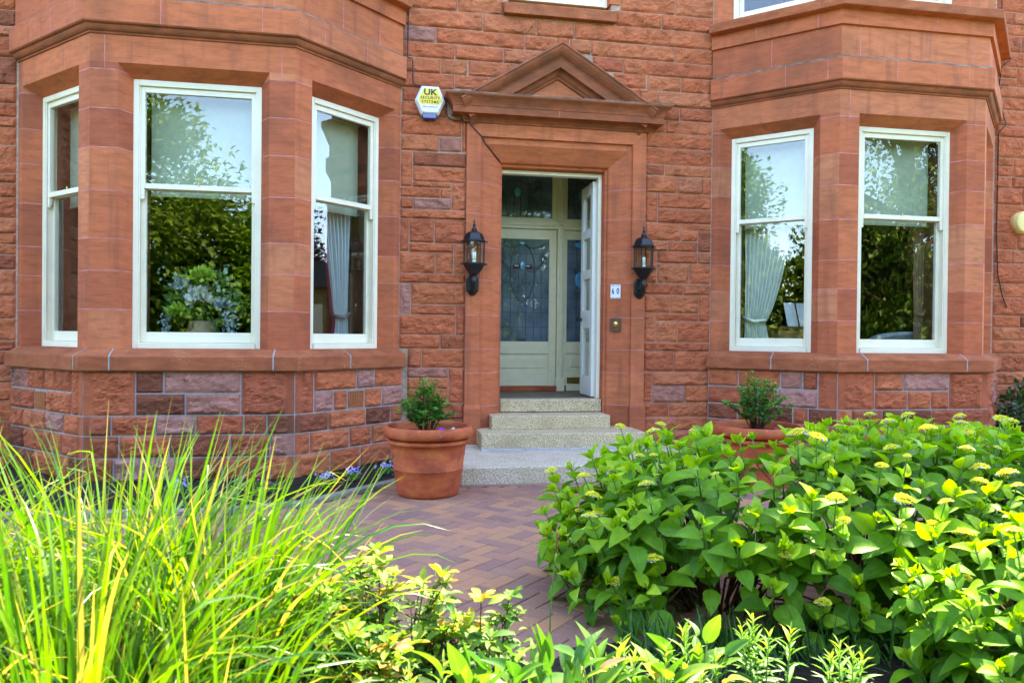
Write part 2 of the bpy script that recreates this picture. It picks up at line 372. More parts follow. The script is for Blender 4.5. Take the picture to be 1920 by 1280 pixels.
BW, BP, BDX = 1.6232, .8788, .9119
XL, XR = -1.5467, 5.2044
LB_EDGE = [(.62, -.62), (.15, -1.13), (-.54, -1.88), (-1.1, -2.05), (-2.6, -2.0), (-3.6, -1.2)]
def in_left_bed(x, y):
    if y > 0: return True
    for (xa, ya), (xb, yb) in zip(LB_EDGE, LB_EDGE[1:]):
        if xb <= x <= xa: return y > ya+(yb-ya)*(x-xa)/(xb-xa)
    return False
def in_bay(x, y, xc, g=.08):
    return y > -BP-g and abs(x-xc)-BW/2-g < (y+BP+g)*BDX/BP*1.0 and y < .1 if False else (y > -BP-g and abs(x-xc) < BW/2+g+(y+BP+g))
def build_paving():
    m = MB(); L_, Wd = .2, .1; s = math.sqrt(.5); rr = random.Random(3)
    # 45 degree herringbone laid on a (2*Wd) lattice
    def brick(cx, cy, along):
        hl, hw = (L_/2-.002, Wd/2-.002)
        dx, dy = (hl, hw) if along else (hw, hl)
        tilt = rr.uniform(-.0012, .0012); tl2 = rr.uniform(-.0012, .0012); dz = rr.uniform(-.001, .001)
        rows = []
        for ins, z in ((0, -.012), (0, -.0035), (.0035, 0)):
            ring = []
            for sx, sy in ((-1, -1), (1, -1), (1, 1), (-1, 1)):
                a, b = cx+sx*(dx-ins), cy+sy*(dy-ins)
                ring.append(((a+b)*s, (b-a)*s-2.2, z+dz+tilt*sx+tl2*sy))
            rows.append(ring)
        p = rows[0]+rows[1]+rows[2]
        fs = [(8, 9, 10, 11)]
        for q in (0, 4):
            fs += [(q+i, q+(i+1) % 4, q+4+(i+1) % 4, q+4+i) for i in range(4)]
        x, y = p[8][0]*.5+p[10][0]*.5, p[8][1]*.5+p[10][1]*.5
        if not (-4.5 < x < 6.5 and -4.72 < y < -.02): return
        if in_left_bed(x, y+.13) or in_bay(x, y, XR, .1): return
        if .52 < x < 3.03 and y > -1.5: return
        t = rr.random(); t = min(1, max(0, 0.5+.25*noise.noise(Vector((x*2.2, y*2.2, 1)))+(t-.5)*.78))
        m.add(p, fs, 0, t)
    for k in range(-75, 76):
        for j in range(-30, 31):
            a, b = (k+2*j)*Wd, (k-2*j)*Wd
            brick(a+L_/2, b+Wd/2, True); brick(a+Wd/2, b+Wd+L_/2, False)
    # soldier course round the slab
    y = -1.36-.105; x = .46
    while x < 3.0:
        tt = rr.uniform(0, .55); m.box(x+.002, x+.198, y+.002, y+.1, -.012, rr.uniform(-.001, .001), 0, tt); x += .2
    return tag(m.build('brick_paving', M['brick']), kind='structure')
build_paving()
# beds
def bed(name, poly, z, seed, mat='soil', amp=.02, step=.07):
    xs = [p[0] for p in poly]; ys = [p[1] for p in poly]
    x0, x1, y0, y1 = min(xs), max(xs), min(ys), max(ys); nx = int((x1-x0)/step)+2; ny = int((y1-y0)/step)+2
    m = MB(); vs = []; fs = []
    for j in range(ny):
        for i in range(nx):
            x = x0+(x1-x0)*i/(nx-1); y = y0+(y1-y0)*j/(ny-1)
            vs.append((x, y, z+amp*(noise.fractal(Vector((x*6, y*6, seed)), 1, 2, 4))))
    def inside(x, y):
        c = False
        for k in range(len(poly)):
            xa, ya = poly[k]; xb, yb = poly[k-1]
            if (ya > y) != (yb > y) and x < (xb-xa)*(y-ya)/(yb-ya)+xa: c = not c
        return c
    for j in range(ny-1):
        for i in range(nx-1):
            a = j*nx+i
            if inside(*[(vs[a][k]+vs[a+nx+1][k])/2 for k in (0, 1)]): fs.append((a, a+1, a+nx+1, a+nx))
    m.add(vs, fs); return tag(m.build(name, M[mat], smooth=True), kind='structure')
bed('flower_bed_soil', LB_EDGE+[(-3.6, .2), (.62, .2)], .012, 1)
bed('border_soil', [(-6, -4.62), (7, -4.62), (7, -9), (-6, -9)], .0, 4, amp=.03, step=.1)
m = MB()
m.sweep([(x, y) for x, y in LB_EDGE], [(-.055, -.02), (-.055, .018), (-.045, .024), (.03, .022), (.04, .015), (.04, -.02)], lambda a, b, h: (a, b, h), flip=True)
o = m.build('kerb', M['kerb']); tag(o, kind='structure')

# ------------------------------------------------------------------ the house
house = empty('house', (1.8, 0, 0), 'red sandstone villa with two bay windows and a pedimented doorway', 'house')

def rock_stone(mb, F, u0, u1, z0, z1, amp, tint, seed, draft=(0, 0), base=.0, step=.0155, gap=.0042):
    O, u, n = F; u0 += gap; u1 -= gap; z0 += gap; z1 -= gap
    if u1-u0 < .02 or z1-z0 < .02: return
    rr = random.Random(seed); nx = max(3, int((u1-u0)/step)+1); nz = max(3, int((z1-z0)/step)+1)
    off = Vector((rr.uniform(-50, 50), rr.uniform(-50, 50), rr.uniform(-50, 50)))
    lean = rr.uniform(-.4, .4); bulge = rr.uniform(.35, .75); fq = rr.uniform(.8, 1.3)
    P = lambda a, d, z: (O[0]+u[0]*a+n[0]*d, O[1]+u[1]*a+n[1]*d, z)
    vs = []
    def edge(x, w): return min(1, max(0, x/w))
    w1 = min(.032, (z1-z0)*.16)
    for j in range(nz+1):
        z = z0+(z1-z0)*j/nz
        for i in range(nx+1):
            a = u0+(u1-u0)*i/nx
            ja = a + (0 if i in (0, nx) else rr.uniform(-.2, .2)*step); jz = z + (0 if j in (0, nz) else rr.uniform(-.2, .2)*step)
            el = ja-u0-draft[0]; er = u1-ja-draft[1]; ez = min(jz-z0, z1-jz)
            s = edge(el, w1)*edge(er, w1)*edge(ez, w1)
            if s > 0:
                p = Vector((ja*5.5*fq, jz*9*fq, 0))+off
                d, pts = noise.voronoi(p); q = p-pts[0]; h0 = noise.cell_vector(pts[0]*3.1)
                fac = .5+.42*(q.x*(h0.x-.5)*2+q.y*(h0.y-.3)*2.2)+.35*(h0.z-.5)
                p2 = p*2.3+off; d2, pt2 = noise.voronoi(p2); q2 = p2-pt2[0]; h2 = noise.cell_vector(pt2[0]*2.7)
                fac2 = q2.x*(h2.x-.5)*1.6+q2.y*(h2.y-.35)*2.0+.3*(h2.z-.5)
                fr = noise.fractal(p*1.1, .85, 2.1, 5)
                h = bulge+.75*(fac-.5)+.38*fac2+.3*fr+lean*(jz-(z0+z1)/2)/(z1-z0)
                h = max(.02, h)*(s**.4)
            else: h = 0
            vs.append(P(ja, base+amp*h, jz))
    k = nx+1; fs = [(j*k+i, j*k+i+1, (j+1)*k+i+1, (j+1)*k+i) for j in range(nz) for i in range(nx)]
    # skirt back into the mortar
    rim = [i for i in range(k)]+[j*k+nx for j in range(1, nz+1)]+[nz*k+i for i in range(nx-1, -1, -1)]+[j*k for j in range(nz-1, 0, -1)]
    b = len(vs)
    for r_ in rim:
        v = vs[r_]; vs.append((v[0]-n[0]*.014, v[1]-n[1]*.014, v[2]))
    q = len(rim); fs += [(rim[i], b+i, b+(i+1) % q, rim[(i+1) % q]) for i in range(q)]
    mb.add(vs, fs, 0, tint)
_st = random.Random(11)
def stone_tint(kind='wall'):
    r_ = _st.random()
    if kind == 'wall': return _st.uniform(.42, .86) if r_ < .92 else (_st.uniform(.2, .35) if r_ < .98 else _st.uniform(.88, .95))
    return _st.uniform(.3, .75) if r_ < .6 else (_st.uniform(.02, .28) if r_ < .82 else _st.uniform(.92, 1))
def random_courses(mb, F, u0, u1, z0, z1, seed, holes=(), kind='wall', amp=.034, hmin=.13, hmax=.27):
    rr = random.Random(seed); z = z0
    while z < z1-.02:
        h = rr.uniform(hmin, hmax)
        if z1-z-h < .1: h = z1-z
        spans = [(u0, u1)]
        for (a, b, c, d) in holes:
            if z+h > c+.02 and z < d-.02:
                ns = []
                for (p, q) in spans:
                    if b <= p or a >= q: ns.append((p, q)); continue
                    if a > p: ns.append((p, a))
                    if b < q: ns.append((b, q))
                spans = ns
        for (p, q) in spans:
            a = p
            while a < q-.01:
                wd = rr.uniform(.2, .62)
                if q-a-wd < .16: wd = q-a
                if rr.random() < .22 and h > .2:
                    zz = z+h*rr.uniform(.4, .6)
                    rock_stone(mb, F, a, a+wd, z, zz, amp, stone_tint(kind), rr.random()); rock_stone(mb, F, a, a+wd, zz, z+h, amp, stone_tint(kind), rr.random())
                else: rock_stone(mb, F, a, a+wd, z, z+h, amp, stone_tint(kind), rr.random())
                a += wd
        z += h
STONES = "0.18,2.711,0.302,2.975;0.302,2.919,0.838,3.009;0.301,2.767,0.838,2.919;0.302,2.71,0.691,2.767;0.691,2.493,0.838,2.767;0.18,2.608,0.58,2.71;0.58,2.609,0.692,2.71;0.18,2.493,0.308,2.606;0.308,2.493,0.691,2.609;0.18,2.395,0.838,2.493;0.18,2.067,0.271,2.396;0.271,2.16,0.521,2.396;0.521,2.158,0.838,2.395;0.271,2.065,0.716,2.159;0.716,1.853,0.838,2.158;0.18,1.853,0.532,2.066;0.532,1.853,0.716,2.065;0.18,1.754,0.838,1.853;0.18,1.44,0.294,1.754;0.294,1.545,0.838,1.754;0.294,1.44,0.745,1.545;0.745,1.24,0.838,1.545;0.18,1.241,0.745,1.44;0.18,1.101,0.589,1.242;0.589,1.101,0.838,1.241;0.265,0.91,0.405,1.101;0.405,0.909,0.838,1.101;0.262,0.809,0.676,0.909;0.264,0.697,0.676,0.809;0.676,0.553,0.838,0.909;0.265,0.554,0.676,0.697;0.266,0.394,0.838,0.554;0.268,0.231,0.629,0.395;0.629,0.232,0.838,0.394;0.271,0,0.552,0.067;0.552,0,0.838,0.067;2.735,3.393,2.95,3.524;2.95,3.393,3.475,3.533;2.735,3.234,3.475,3.393;2.735,3.061,3.475,3.234;2.735,2.944,2.943,3.061;2.943,2.942,3.475,3.062;3.375,2.762,3.475,2.94;2.735,2.762,3.086,2.943;3.086,2.762,3.38,2.942;2.735,2.449,2.871,2.762;2.871,2.604,3.475,2.762;2.871,2.446,3.475,2.604;2.735,2.259,3.14,2.447;3.14,2.376,3.475,2.446;3.14,2.259,3.328,2.376;3.328,2.15,3.475,2.376;2.735,2.147,2.989,2.258;2.989,2.148,3.328,2.259;2.735,1.808,2.873,2.147;2.873,2.023,3.327,2.148;3.327,2.023,3.475,2.15;2.873,1.81,3.235,2.021;3.235,1.811,3.475,2.023;2.735,1.69,3.166,1.809;3.166,1.69,3.475,1.811;2.735,1.494,3.026,1.69;3.026,1.494,3.344,1.69;3.344,1.413,3.475,1.69;2.735,1.187,2.871,1.495;2.871,1.413,3.344,1.494;2.871,1.187,3.111,1.412;3.111,1.186,3.475,1.413;2.735,1.09,3.209,1.186;3.209,1.09,3.475,1.186;2.735,0.877,3.069,1.089;3.069,0.877,3.475,1.09;2.735,0.549,2.832,0.876;2.832,0.728,3.475,0.877;2.832,0.547,3.2,0.728;3.2,0.547,3.475,0.728;2.735,0.397,3.02,0.548;3.02,0.395,3.475,0.547;2.735,0.252,3.113,0.396;3.113,0.252,3.475,0.395;2.735,0,2.964,0.252;2.964,0,3.475,0.252;0.216,4.486,0.732,4.633;0.732,4.486,1.201,4.651;2.437,4.64,3.041,4.835;3.041,4.64,3.498,4.846;0.218,4.309,0.991,4.486;0.991,4.306,1.542,4.486;1.542,4.304,1.943,4.477;2.385,4.481,2.891,4.639;2.891,4.48,3.401,4.64;1.943,4.304,2.745,4.482;2.735,4.303,3.473,4.48;0.215,4.154,0.52,4.311;0.52,4.156,1.425,4.308;1.425,4.157,1.776,4.304;1.897,4.157,2.125,4.304;2.125,4.144,3.046,4.303;3.046,4.143,3.491,4.303;0.217,4.001,0.711,4.155;0.711,4.005,1.204,4.154;1.204,4.006,1.621,4.157;2.141,3.995,2.475,4.144;2.475,3.989,2.745,4.144;2.735,3.985,3.487,4.143;0.284,3.849,0.572,4;0.572,3.851,0.838,4.003;0.847,3.851,1.349,4.006;2.37,3.842,2.729,3.993;2.735,3.835,3.116,3.986;3.116,3.833,3.42,3.985;0.28,3.694,0.71,3.85;0.71,3.713,1.098,3.851;2.659,3.681,2.857,3.838;2.857,3.669,3.422,3.833;0.204,3.556,0.62,3.694;0.18,3.417,0.639,3.556;0.18,3.229,0.786,3.417;0.786,3.082,0.838,3.399;0.18,3.068,0.562,3.23;0.562,3.075,0.786,3.229;2.893,3.53,3.105,3.669;3.105,3.533,3.474,3.669"
FW = ((0, 0), (1, 0), (0, -1))
STONES += ';1.765,4.15,1.895,4.315;2.37,3.66,2.665,3.85'
wall = MB(); _k = 0
for s_ in STONES.split(';'):
    a, b, c, d = map(float, s_.split(',')); _k += 1
    if d > 4.845: d = 4.845
    if b > 3.5 and c > 3.34: c = 3.475
    if b > 3.5 and a < .31: a = .19
    if _k in (1, 2): d = 3.066
    rock_stone(wall, FW, a, c, b, d, .035, stone_tint(), _k*1.7)
random_courses(wall, FW, .18, 1.16, 4.85, 5.3, 31); random_courses(wall, FW, 2.4, 3.475, 4.85, 5.3, 32)
MORT = .004
wall.build('wall', M['rock'], house)
wall = MB(); random_courses(wall, FW, -4.6, -3.285, 0, 5.3, 33, hmin=.15, hmax=.26); wall.build('wall', M['rock'], house)
wall = MB(); random_courses(wall, FW, 6.945, 8.9, 0, 5.6, 34, hmin=.12, hmax=.24); wall.build('wall', M['rock'], house)
for x0, x1, z0, z1 in ((.17, .862, 0, 5.3), (2.69, 3.49, 0, 5.3), (.862, 2.69, 3.2, 4.5), (.862, 1.25, 4.5, 5.3), (2.34, 2.69, 4.5, 5.3), (-4.6, -3.27, 0, 5.3), (6.93, 8.9, 0, 5.6)):
    c_ = MB(); c_.box(x0, x1, MORT, .32, z0, z1); c_.build('mortar_backing', M['mortar'], house)
# upper walls, roof (above the frame: they cast the house's shade)
c_ = MB(); c_.box(-4.6, -3.27, .01, .3, 5.3, 9.0); c_.box(6.93, 8.9, .01, .3, 5.6, 9.0); c_.box(-3.27, .175, .3, .6, 7.3, 9.0); c_.box(3.48, 6.93, .3, .6, 7.3, 9.0)
c_.box(.175, 3.48, .01, .3, 7.1, 9.0); c_.box(.175, 1.25, .01, .3, 5.3, 7.1); c_.box(2.34, 3.48, .01, .3, 5.3, 7.1)
c_.box(-4.6, -4.3, .3, 8, 0, 9.0); c_.box(8.6, 8.9, .3, 8, 0, 9.0); c_.box(-4.6, 8.9, 8, 8.3, 0, 9.0)
c_.build('upper_wall', M['ashlar'], house)
c_ = MB()
for s in (0,):
    vs = [(-4.9, -.3, 9.0), (9.2, -.3, 9.0), (9.2, 8.6, 9.0), (-4.9, 8.6, 9.0), (-2, 4, 11.6), (6.5, 4, 11.6)]
    c_.add(vs, [(0, 1, 5, 4), (1, 2, 5), (2, 3, 4, 5), (3, 0, 4), (3, 2, 1, 0)])
c_.build('roof', M['slate'], house)
# rooms behind the glass
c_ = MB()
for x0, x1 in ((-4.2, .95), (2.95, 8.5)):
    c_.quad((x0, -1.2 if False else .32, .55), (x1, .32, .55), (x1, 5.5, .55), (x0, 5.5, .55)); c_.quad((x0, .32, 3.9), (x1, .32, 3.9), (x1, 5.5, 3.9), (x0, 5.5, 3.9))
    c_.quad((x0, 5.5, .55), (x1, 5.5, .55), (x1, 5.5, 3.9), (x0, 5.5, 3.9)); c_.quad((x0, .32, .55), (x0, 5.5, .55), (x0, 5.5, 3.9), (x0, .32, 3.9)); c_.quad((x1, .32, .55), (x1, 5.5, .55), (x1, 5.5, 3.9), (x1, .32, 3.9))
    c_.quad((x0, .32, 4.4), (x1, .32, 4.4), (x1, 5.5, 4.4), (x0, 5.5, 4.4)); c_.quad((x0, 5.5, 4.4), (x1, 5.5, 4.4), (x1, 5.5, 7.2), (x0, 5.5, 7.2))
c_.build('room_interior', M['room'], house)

BAYS = {}
ZJ = [1.42, 1.73, 2.015, 2.41, 2.755, 3.07, 3.395]
def frames(xc):
    A, B, C, D = (xc-BW/2-BDX, 0), (xc-BW/2, -BP), (xc+BW/2, -BP), (xc+BW/2+BDX, 0)
    L_ = math.hypot(BDX, BP); ul = ((A[0]-B[0])/L_, (A[1]-B[1])/L_); ur = ((D[0]-C[0])/L_, (D[1]-C[1])/L_)
    nl = (-BP/L_, -BDX/L_); nr = (BP/L_, -BDX/L_)
    return dict(left=(B, ul, nl), front=((xc, -BP), (1, 0), (0, -1)), right=(C, ur, nr)), [A, B, C, D], L_
def splayed_face(mb, F, ua, ub, z0, z1, hole, zi, inset, dep, zj, seed, thick=.2):
    O, u, n = F; uo0, uo1, zo = hole; ui0, ui1 = uo0+inset, uo1-inset
    P = lambda a, d, z: (O[0]+u[0]*a-n[0]*d, O[1]+u[1]*a-n[1]*d, z)
    zz = [z0]+[z for z in zj if z0 < z < zo]+[zo]
    rr = random.Random(seed)
    for k in range(len(zz)-1):
        a, b = zz[k], zz[k+1]; top = k == len(zz)-2
        for side in (0, 1):
            t = random.Random(seed*13+k*7+side).uniform(.05, 1)
            e, o_, i_ = (ua, uo0, ui0) if side == 0 else (ub, uo1, ui1)
            mb.quad(P(e, 0, a), P(o_, 0, a), P(o_, 0, b), P(e, 0, b), 0, t)
            zb = zi if top else b
            mb.quad(P(o_, 0, a), P(i_, dep, a), P(i_, dep, zb), P(o_, 0, b), 0, t)
            mb.quad(P(i_, dep, a), P(i_, dep+thick, a), P(i_, dep+thick, zb), P(i_, dep, zb), 0, t)
            if not top:
                e2 = -.0012; h = rr.uniform(.0028, .0042)
                mb.quad(P(e, e2, b-h), P(o_, e2, b-h), P(o_, e2, b+h), P(e, e2, b+h), 1)
                q = .0012*(1 if side == 0 else -1)
                mb.quad(P(o_+q, e2, b-h), P(i_+q, dep+e2, b-h), P(i_+q, dep+e2, b+h), P(o_+q, e2, b+h), 1)
    t = rr.uniform(.4, .9)
    mb.quad(P(ua, 0, zo), P(ub, 0, zo), P(ub, 0, z1), P(ua, 0, z1), 0, t)
    mb.quad(P(uo0, 0, zo), P(uo1, 0, zo), P(ui1, dep, zi), P(ui0, dep, zi), 0, t)
    mb.quad(P(ui0, dep, zi), P(ui1, dep, zi), P(ui1, dep+thick, zi), P(ui0, dep+thick, zi), 0, t)
def sash_window(F, uc, half, z0, z1, dep, mid, dark=False):
    fr = MB(); a, b = uc-half, uc+half; f = .042
    fr.fbox(F, a, a+f, z0, z1, dep, dep+.11); fr.fbox(F, b-f, b, z0, z1, dep, dep+.11); fr.fbox(F, a+f, b-f, z1-.05, z1, dep, dep+.11)
    fr.fbox(F, a+f, b-f, z0, z0+.05, dep-.012, dep+.11)
    fr.fbox(F, a+f, a+f+.012, z0+.05, z1-.05, dep+.008, dep+.02); fr.fbox(F, b-f-.012, b-f, z0+.05, z1-.05, dep+.008, dep+.02)
    fo = fr.build('sash_window', M['white'], house, bevel=.004)
    s = .045
    up = MB(); d0, d1 = dep+.022, dep+.062; A, B = a+f+.001, b-f-.001
    up.fbox(F, A, A+s, mid, z1-.052, d0, d1); up.fbox(F, B-s, B, mid, z1-.052, d0, d1); up.fbox(F, A+s, B-s, z1-.10, z1-.052, d0, d1); up.fbox(F, A+s, B-s, mid, mid+.045, d0, d1)
    for e0, e1 in ((A, A+s-.004), (B-s+.004, B)):     # horns
        for k, (hh, th) in enumerate(((.035, .038), (.065, .028), (.09, .016))):
            up.fbox(F, e0, e1, mid-hh, mid-(0 if k == 0 else (.035, .065)[k-1]), d0, d0+th)
    u_ = up.build('upper_sash', M['white'], fo, bevel=.003)
    lo = MB(); d2, d3 = dep+.066, dep+.104
    lo.fbox(F, A, A+s, z0+.052, mid+.03, d2, d3); lo.fbox(F, B-s, B, z0+.052, mid+.03, d2, d3); lo.fbox(F, A+s, B-s, z0+.052, z0+.14, d2, d3); lo.fbox(F, A+s, B-s, mid-.005, mid+.03, d2, d3)
    l_ = lo.build('lower_sash', M['white'], fo, bevel=.003)
    g = MB(); g.fbox(F, A+s-.006, B-s+.006, mid+.04, z1-.095, d0+.016, d0+.021); g.build('upper_pane', M['glass'], fo)
    g = MB(); g.fbox(F, A+s-.006, B-s+.006, z0+.135, mid+.0, d2+.014, d2+.019); g.build('lower_pane', M['glass'], fo)
    c = MB(); c.tube([(F[0][0]+F[1][0]*uc-F[2][0]*(d0-.004), F[0][1]+F[1][1]*uc-F[2][1]*(d0-.004), mid+.045+q) for q in (0, .012, .02)], [.008, .006, .003], 8)
    c.build('sash_fastener', M['brass'], fo)
    return fo
def lining(F, uc, half, z0, z1, dep):
    m = MB(); a, b = uc-half, uc+half
    m.fbox(F, a-.03, a+.025, z0, z1, dep+.115, dep+.34); m.fbox(F, b-.025, b+.03, z0, z1, dep+.115, dep+.34); m.fbox(F, a, b, z1-.03, z1+.03, dep+.115, dep+.34); m.fbox(F, a, b, z0-.03, z0+.03, dep+.115, dep+.34)
    return m.build('window_lining', M['wood'], house, bevel=.004)
DEP = .13; WIN = {}
for nm, xc in (('L', XL), ('R', XR)):
    FR, poly, LC = frames(xc); BAYS[nm] = (FR, poly, LC)
    w_ = MB()
    holeF = (-.60, .60, 3.453); holeC = (.178, 1.19, 3.453)
    sd_ = 5 if nm == 'L' else 9
    zj = [z+random.Random(sd_+i).uniform(-.02, .02) for i, z in enumerate(ZJ)]
    splayed_face(w_, FR['left'], 0, LC, 1.09, 3.70, holeC, 3.368, .09, DEP, zj, sd_)
    splayed_face(w_, FR['front'], -BW/2, BW/2, 1.09, 3.70, holeF, 3.368, .082, DEP, zj, sd_+1)
    splayed_face(w_, FR['right'], 0, LC, 1.09, 3.70, holeC, 3.368, .09, DEP, zj, sd_+2)
    for q in (-.70, .70): w_.fbox(FR['front'], q-.003, q+.003, 3.40, 3.69, -.0012, .01, 1)
    # storey above the sill ledge
    w_.build('bay_wall', [M['ashlar'], M['pink']], house); w_ = MB()
    hF = (-.60, .60, 6.75); hC = (.178, 1.19, 6.75)
    for key, ua, ub, hh in (('left', 0, LC, hC), ('front', -BW/2, BW/2, hF), ('right', 0, LC, hC)):
        splayed_face(w_, FR[key], ua, ub, 4.55, 7.3, hh, 6.66, .085, DEP, [4.95, 5.4, 5.8, 6.2], sd_+4)
    w_.build('upper_bay_wall', [M['ashlar'], M['pink']], house)
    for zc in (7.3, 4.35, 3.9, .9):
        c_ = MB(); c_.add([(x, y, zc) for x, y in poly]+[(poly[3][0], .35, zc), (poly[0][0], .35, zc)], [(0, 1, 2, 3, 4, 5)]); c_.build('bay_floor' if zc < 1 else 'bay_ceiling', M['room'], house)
    mp = lambda a, b, h: (a, b, h)
    # path runs A->B->C->D (left to right); outward (towards -y) is to the right of travel
    s_ = MB(); s_.sweep(poly, [(-.16, 1.102), (.0, 1.097), (.1, 1.044), (.106, 1.036), (.106, .928), (.098, .92), (.03, .918)], mp, ts=[.5, .5, .5])
    for key, us in (('left', (.03,)), ('front', (-.62, .66)), ('right', (.55,))) if nm == 'L' else (('left', (.6,)), ('front', (-.55, .55)), ('right', (.3,))):
        O, u, n = FR[key]
        for q in us:
            pr = [(-.0, 1.1), (.1015, 1.0465), (.108, 1.037), (.108, .926)]
            for (o0, h0), (o1, h1) in zip(pr, pr[1:]):
                g_ = .006; V_ = lambda a, o_, h: (O[0]+u[0]*a+n[0]*o_, O[1]+u[1]*a+n[1]*o_, h+.0015)
                s_.quad(V_(q-g_, o0, h0), V_(q+g_, o0, h0), V_(q+g_, o1, h1), V_(q-g_, o1, h1), 1)
    s_.build('sill_course', [M['sill'], M['mortar_grey']], house)
    # cornice, frieze, first floor sill ledge
    s_ = MB()
    prof = [(-.0, 3.678), (.012, 3.68), (.014, 3.694), (.028, 3.70), (.04, 3.712), (.049, 3.728), (.053, 3.742), (.066, 3.745), (.075, 3.75), (.08, 3.76), (.08, 3.962)]
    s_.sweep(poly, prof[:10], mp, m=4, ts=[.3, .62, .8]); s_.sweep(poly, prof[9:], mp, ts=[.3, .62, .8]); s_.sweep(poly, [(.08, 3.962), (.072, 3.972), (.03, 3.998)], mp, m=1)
    s_.sweep(poly, [(.03, 3.998), (.03, 4.286)], mp, ts=[.2, .8, .7]); s_.sweep(poly, [(.03, 4.286), (.06, 4.29), (.062, 4.432), (.145, 4.436)], mp, ts=[.5, .55, .7])
    s_.sweep(poly, [(.145, 4.436), (.15, 4.442), (.15, 4.52), (.14, 4.532), (-.16, 4.585)], mp, m=2, ts=[.4, .5, .5])
    for key, us, z0, z1, of in (('front', (-.25, .55), 3.76, 3.965, .08), ('left', (.5, .1), 3.76, 3.965, .08), ('right', (.25, .75), 3.76, 3.965, .08),
                                ('front', (-.62, .12, .64), 4.0, 4.288, .03), ('right', (.5, .95), 4.0, 4.288, .03), ('left', (.65,), 4.0, 4.288, .03), ('front', (.2,), 4.295, 4.43, .062), ('left', (.2, .8), 4.295, 4.43, .062)):
        for q in us: s_.fbox(FR[key], q-.0025, q+.0025, z0, z1, -of-.0012, -of+.02, 3)
    s_.build('cornice', [M['ashlar'], M['grime'], M['sill'], M['pink'], M['sooty_shaded']], house)
    for key, F in FR.items():
        uc, hf = (0, .518) if key == 'front' else (.684, .416)
        WIN[nm+key] = sash_window(F, uc, hf, 1.1, 3.366, DEP, 2.455)
        lining(F, uc, hf-.02, 1.13, 3.33, DEP)
        if key in ('front', 'left') or nm == 'L':
            sash_window(F, uc, hf+.0, 4.585, 6.66, DEP, 5.7)
    # plinth
    off = .055
    def offpt(i):
        P = [Vector(p) for p in poly]
        d0 = (P[i]-P[i-1]).normalized() if i > 0 else (P[1]-P[0]).normalized(); d1 = (P[i+1]-P[i]).normalized() if i < 3 else d0
        n0 = Vector((d0.y, -d0.x)); n1 = Vector((d1.y, -d1.x)); b = n0+n1; b = b/b.dot(n0); return P[i]+b*off
    Q = [offpt(i) for i in range(4)]
    pm = MB(); zr = [0, .2, .385, .55, .733, .917]; rr = random.Random(sd_+40)
    core = MB(); core.sweep([tuple(q) for q in Q], [(-.004, -.02), (-.004, .918), (-.3, .918)], mp); core.build('plinth_mortar', M['mortar_grey'], house)
    for fi, key in enumerate(('left', 'front', 'right')):
        a, b = Q[fi], Q[fi+1]; LL = (b-a).length; u = (b-a)/LL; n = FR[key][2]; F = (tuple(a), tuple(u), n)
        ql = 0 if fi == 0 else (.40 if fi == 1 else .20); qr = 0 if fi == 2 else (.44 if fi == 1 else .18)
        vent = {'Lleft': (LL-.81-.02, LL-.60+.0, .56, .69), 'Lright': (.58, .79, .56, .69), 'Rleft': (LL-.76, LL-.56, .56, .69)}.get(nm+key)
        def fill(u0, u1, z0, z1):
            x = u0
            while x < u1-.01:
                wd = rr.uniform(.2, .5)
                if u1-x-wd < .14: wd = u1-x
                rock_stone(pm, F, x, x+wd, z0, z1, .034, stone_tint('plinth'), rr.random(), gap=.0075); x += wd
        t1, t2 = stone_tint('plinth'), stone_tint('plinth')
        if ql: rock_stone(pm, F, 0, ql, zr[3], zr[5], .034, random.Random(sd_+fi).uniform(.3, .6), rr.random(), draft=(.07, .02), gap=.0075 if 0 else .006)
        if qr: rock_stone(pm, F, LL-qr, LL, zr[3], zr[5], .034, random.Random(sd_+fi+1).uniform(.3, .6), rr.random(), draft=(.02, .07), gap=.006)
        fill(ql, LL-qr, zr[4], zr[5])
        if vent:
            fill(ql, vent[0], zr[3], zr[4]); fill(vent[1], LL-qr, zr[3], zr[4])
            v = MB(); vu = (vent[0]+vent[1])/2; hw = .085
            v.fbox(F, vu-hw, vu+hw, .575, .705, .0, .03, 1)
            for i in range(9):
                q = vu-hw+i*hw*2/8; v.fbox(F, q-.0045, q+.0045, .568, .712, -.008, .0)
            for i in range(8):
                q = .568+i*.144/7; v.fbox(F, vu-hw-.0, vu+hw+.0, q-.0045, q+.0045, -.0075, .0)
            v.build('air_brick', [M['vent'], M['black']], house)
        else: fill(ql, LL-qr, zr[3], zr[4])
        for k in (2, 1, 0):
            q0 = 0 if fi == 0 else rr.uniform(.14, .4); q1 = 0 if fi == 2 else rr.uniform(.14, .35)
            if q0: rock_stone(pm, F, 0, q0, zr[k], zr[k+1], .034, stone_tint('plinth'), rr.random(), draft=(.05, 0), gap=.006)
            if q1: rock_stone(pm, F, LL-q1, LL, zr[k], zr[k+1], .034, stone_tint('plinth'), rr.random(), draft=(0, .05), gap=.006)
            fill(q0, LL-q1, zr[k], zr[k+1])
    pm.build('plinth', M['rock'], house)

# first floor middle window
c_ = MB(); c_.hexa([(1.2, -.07, 4.49), (2.38, -.07, 4.49), (2.38, .2, 4.49), (1.2, .2, 4.49), (1.2, -.07, 4.6), (2.38, -.07, 4.6), (2.38, .2, 4.69), (1.2, .2, 4.69)])
c_.build('window_sill', M['sill'], house, bevel=.006)
c_ = MB(); c_.box(1.16, 1.27, -.01, .3, 4.695, 7.1, 0, .6); c_.box(2.32, 2.43, -.01, .3, 4.695, 7.1, 0, .7); c_.build('window_jamb', M['ashlar'], house)
sash_window(((1.795, 0), (1, 0), (0, -1)), 0, .525, 4.695, 7.1, .09, 5.8)

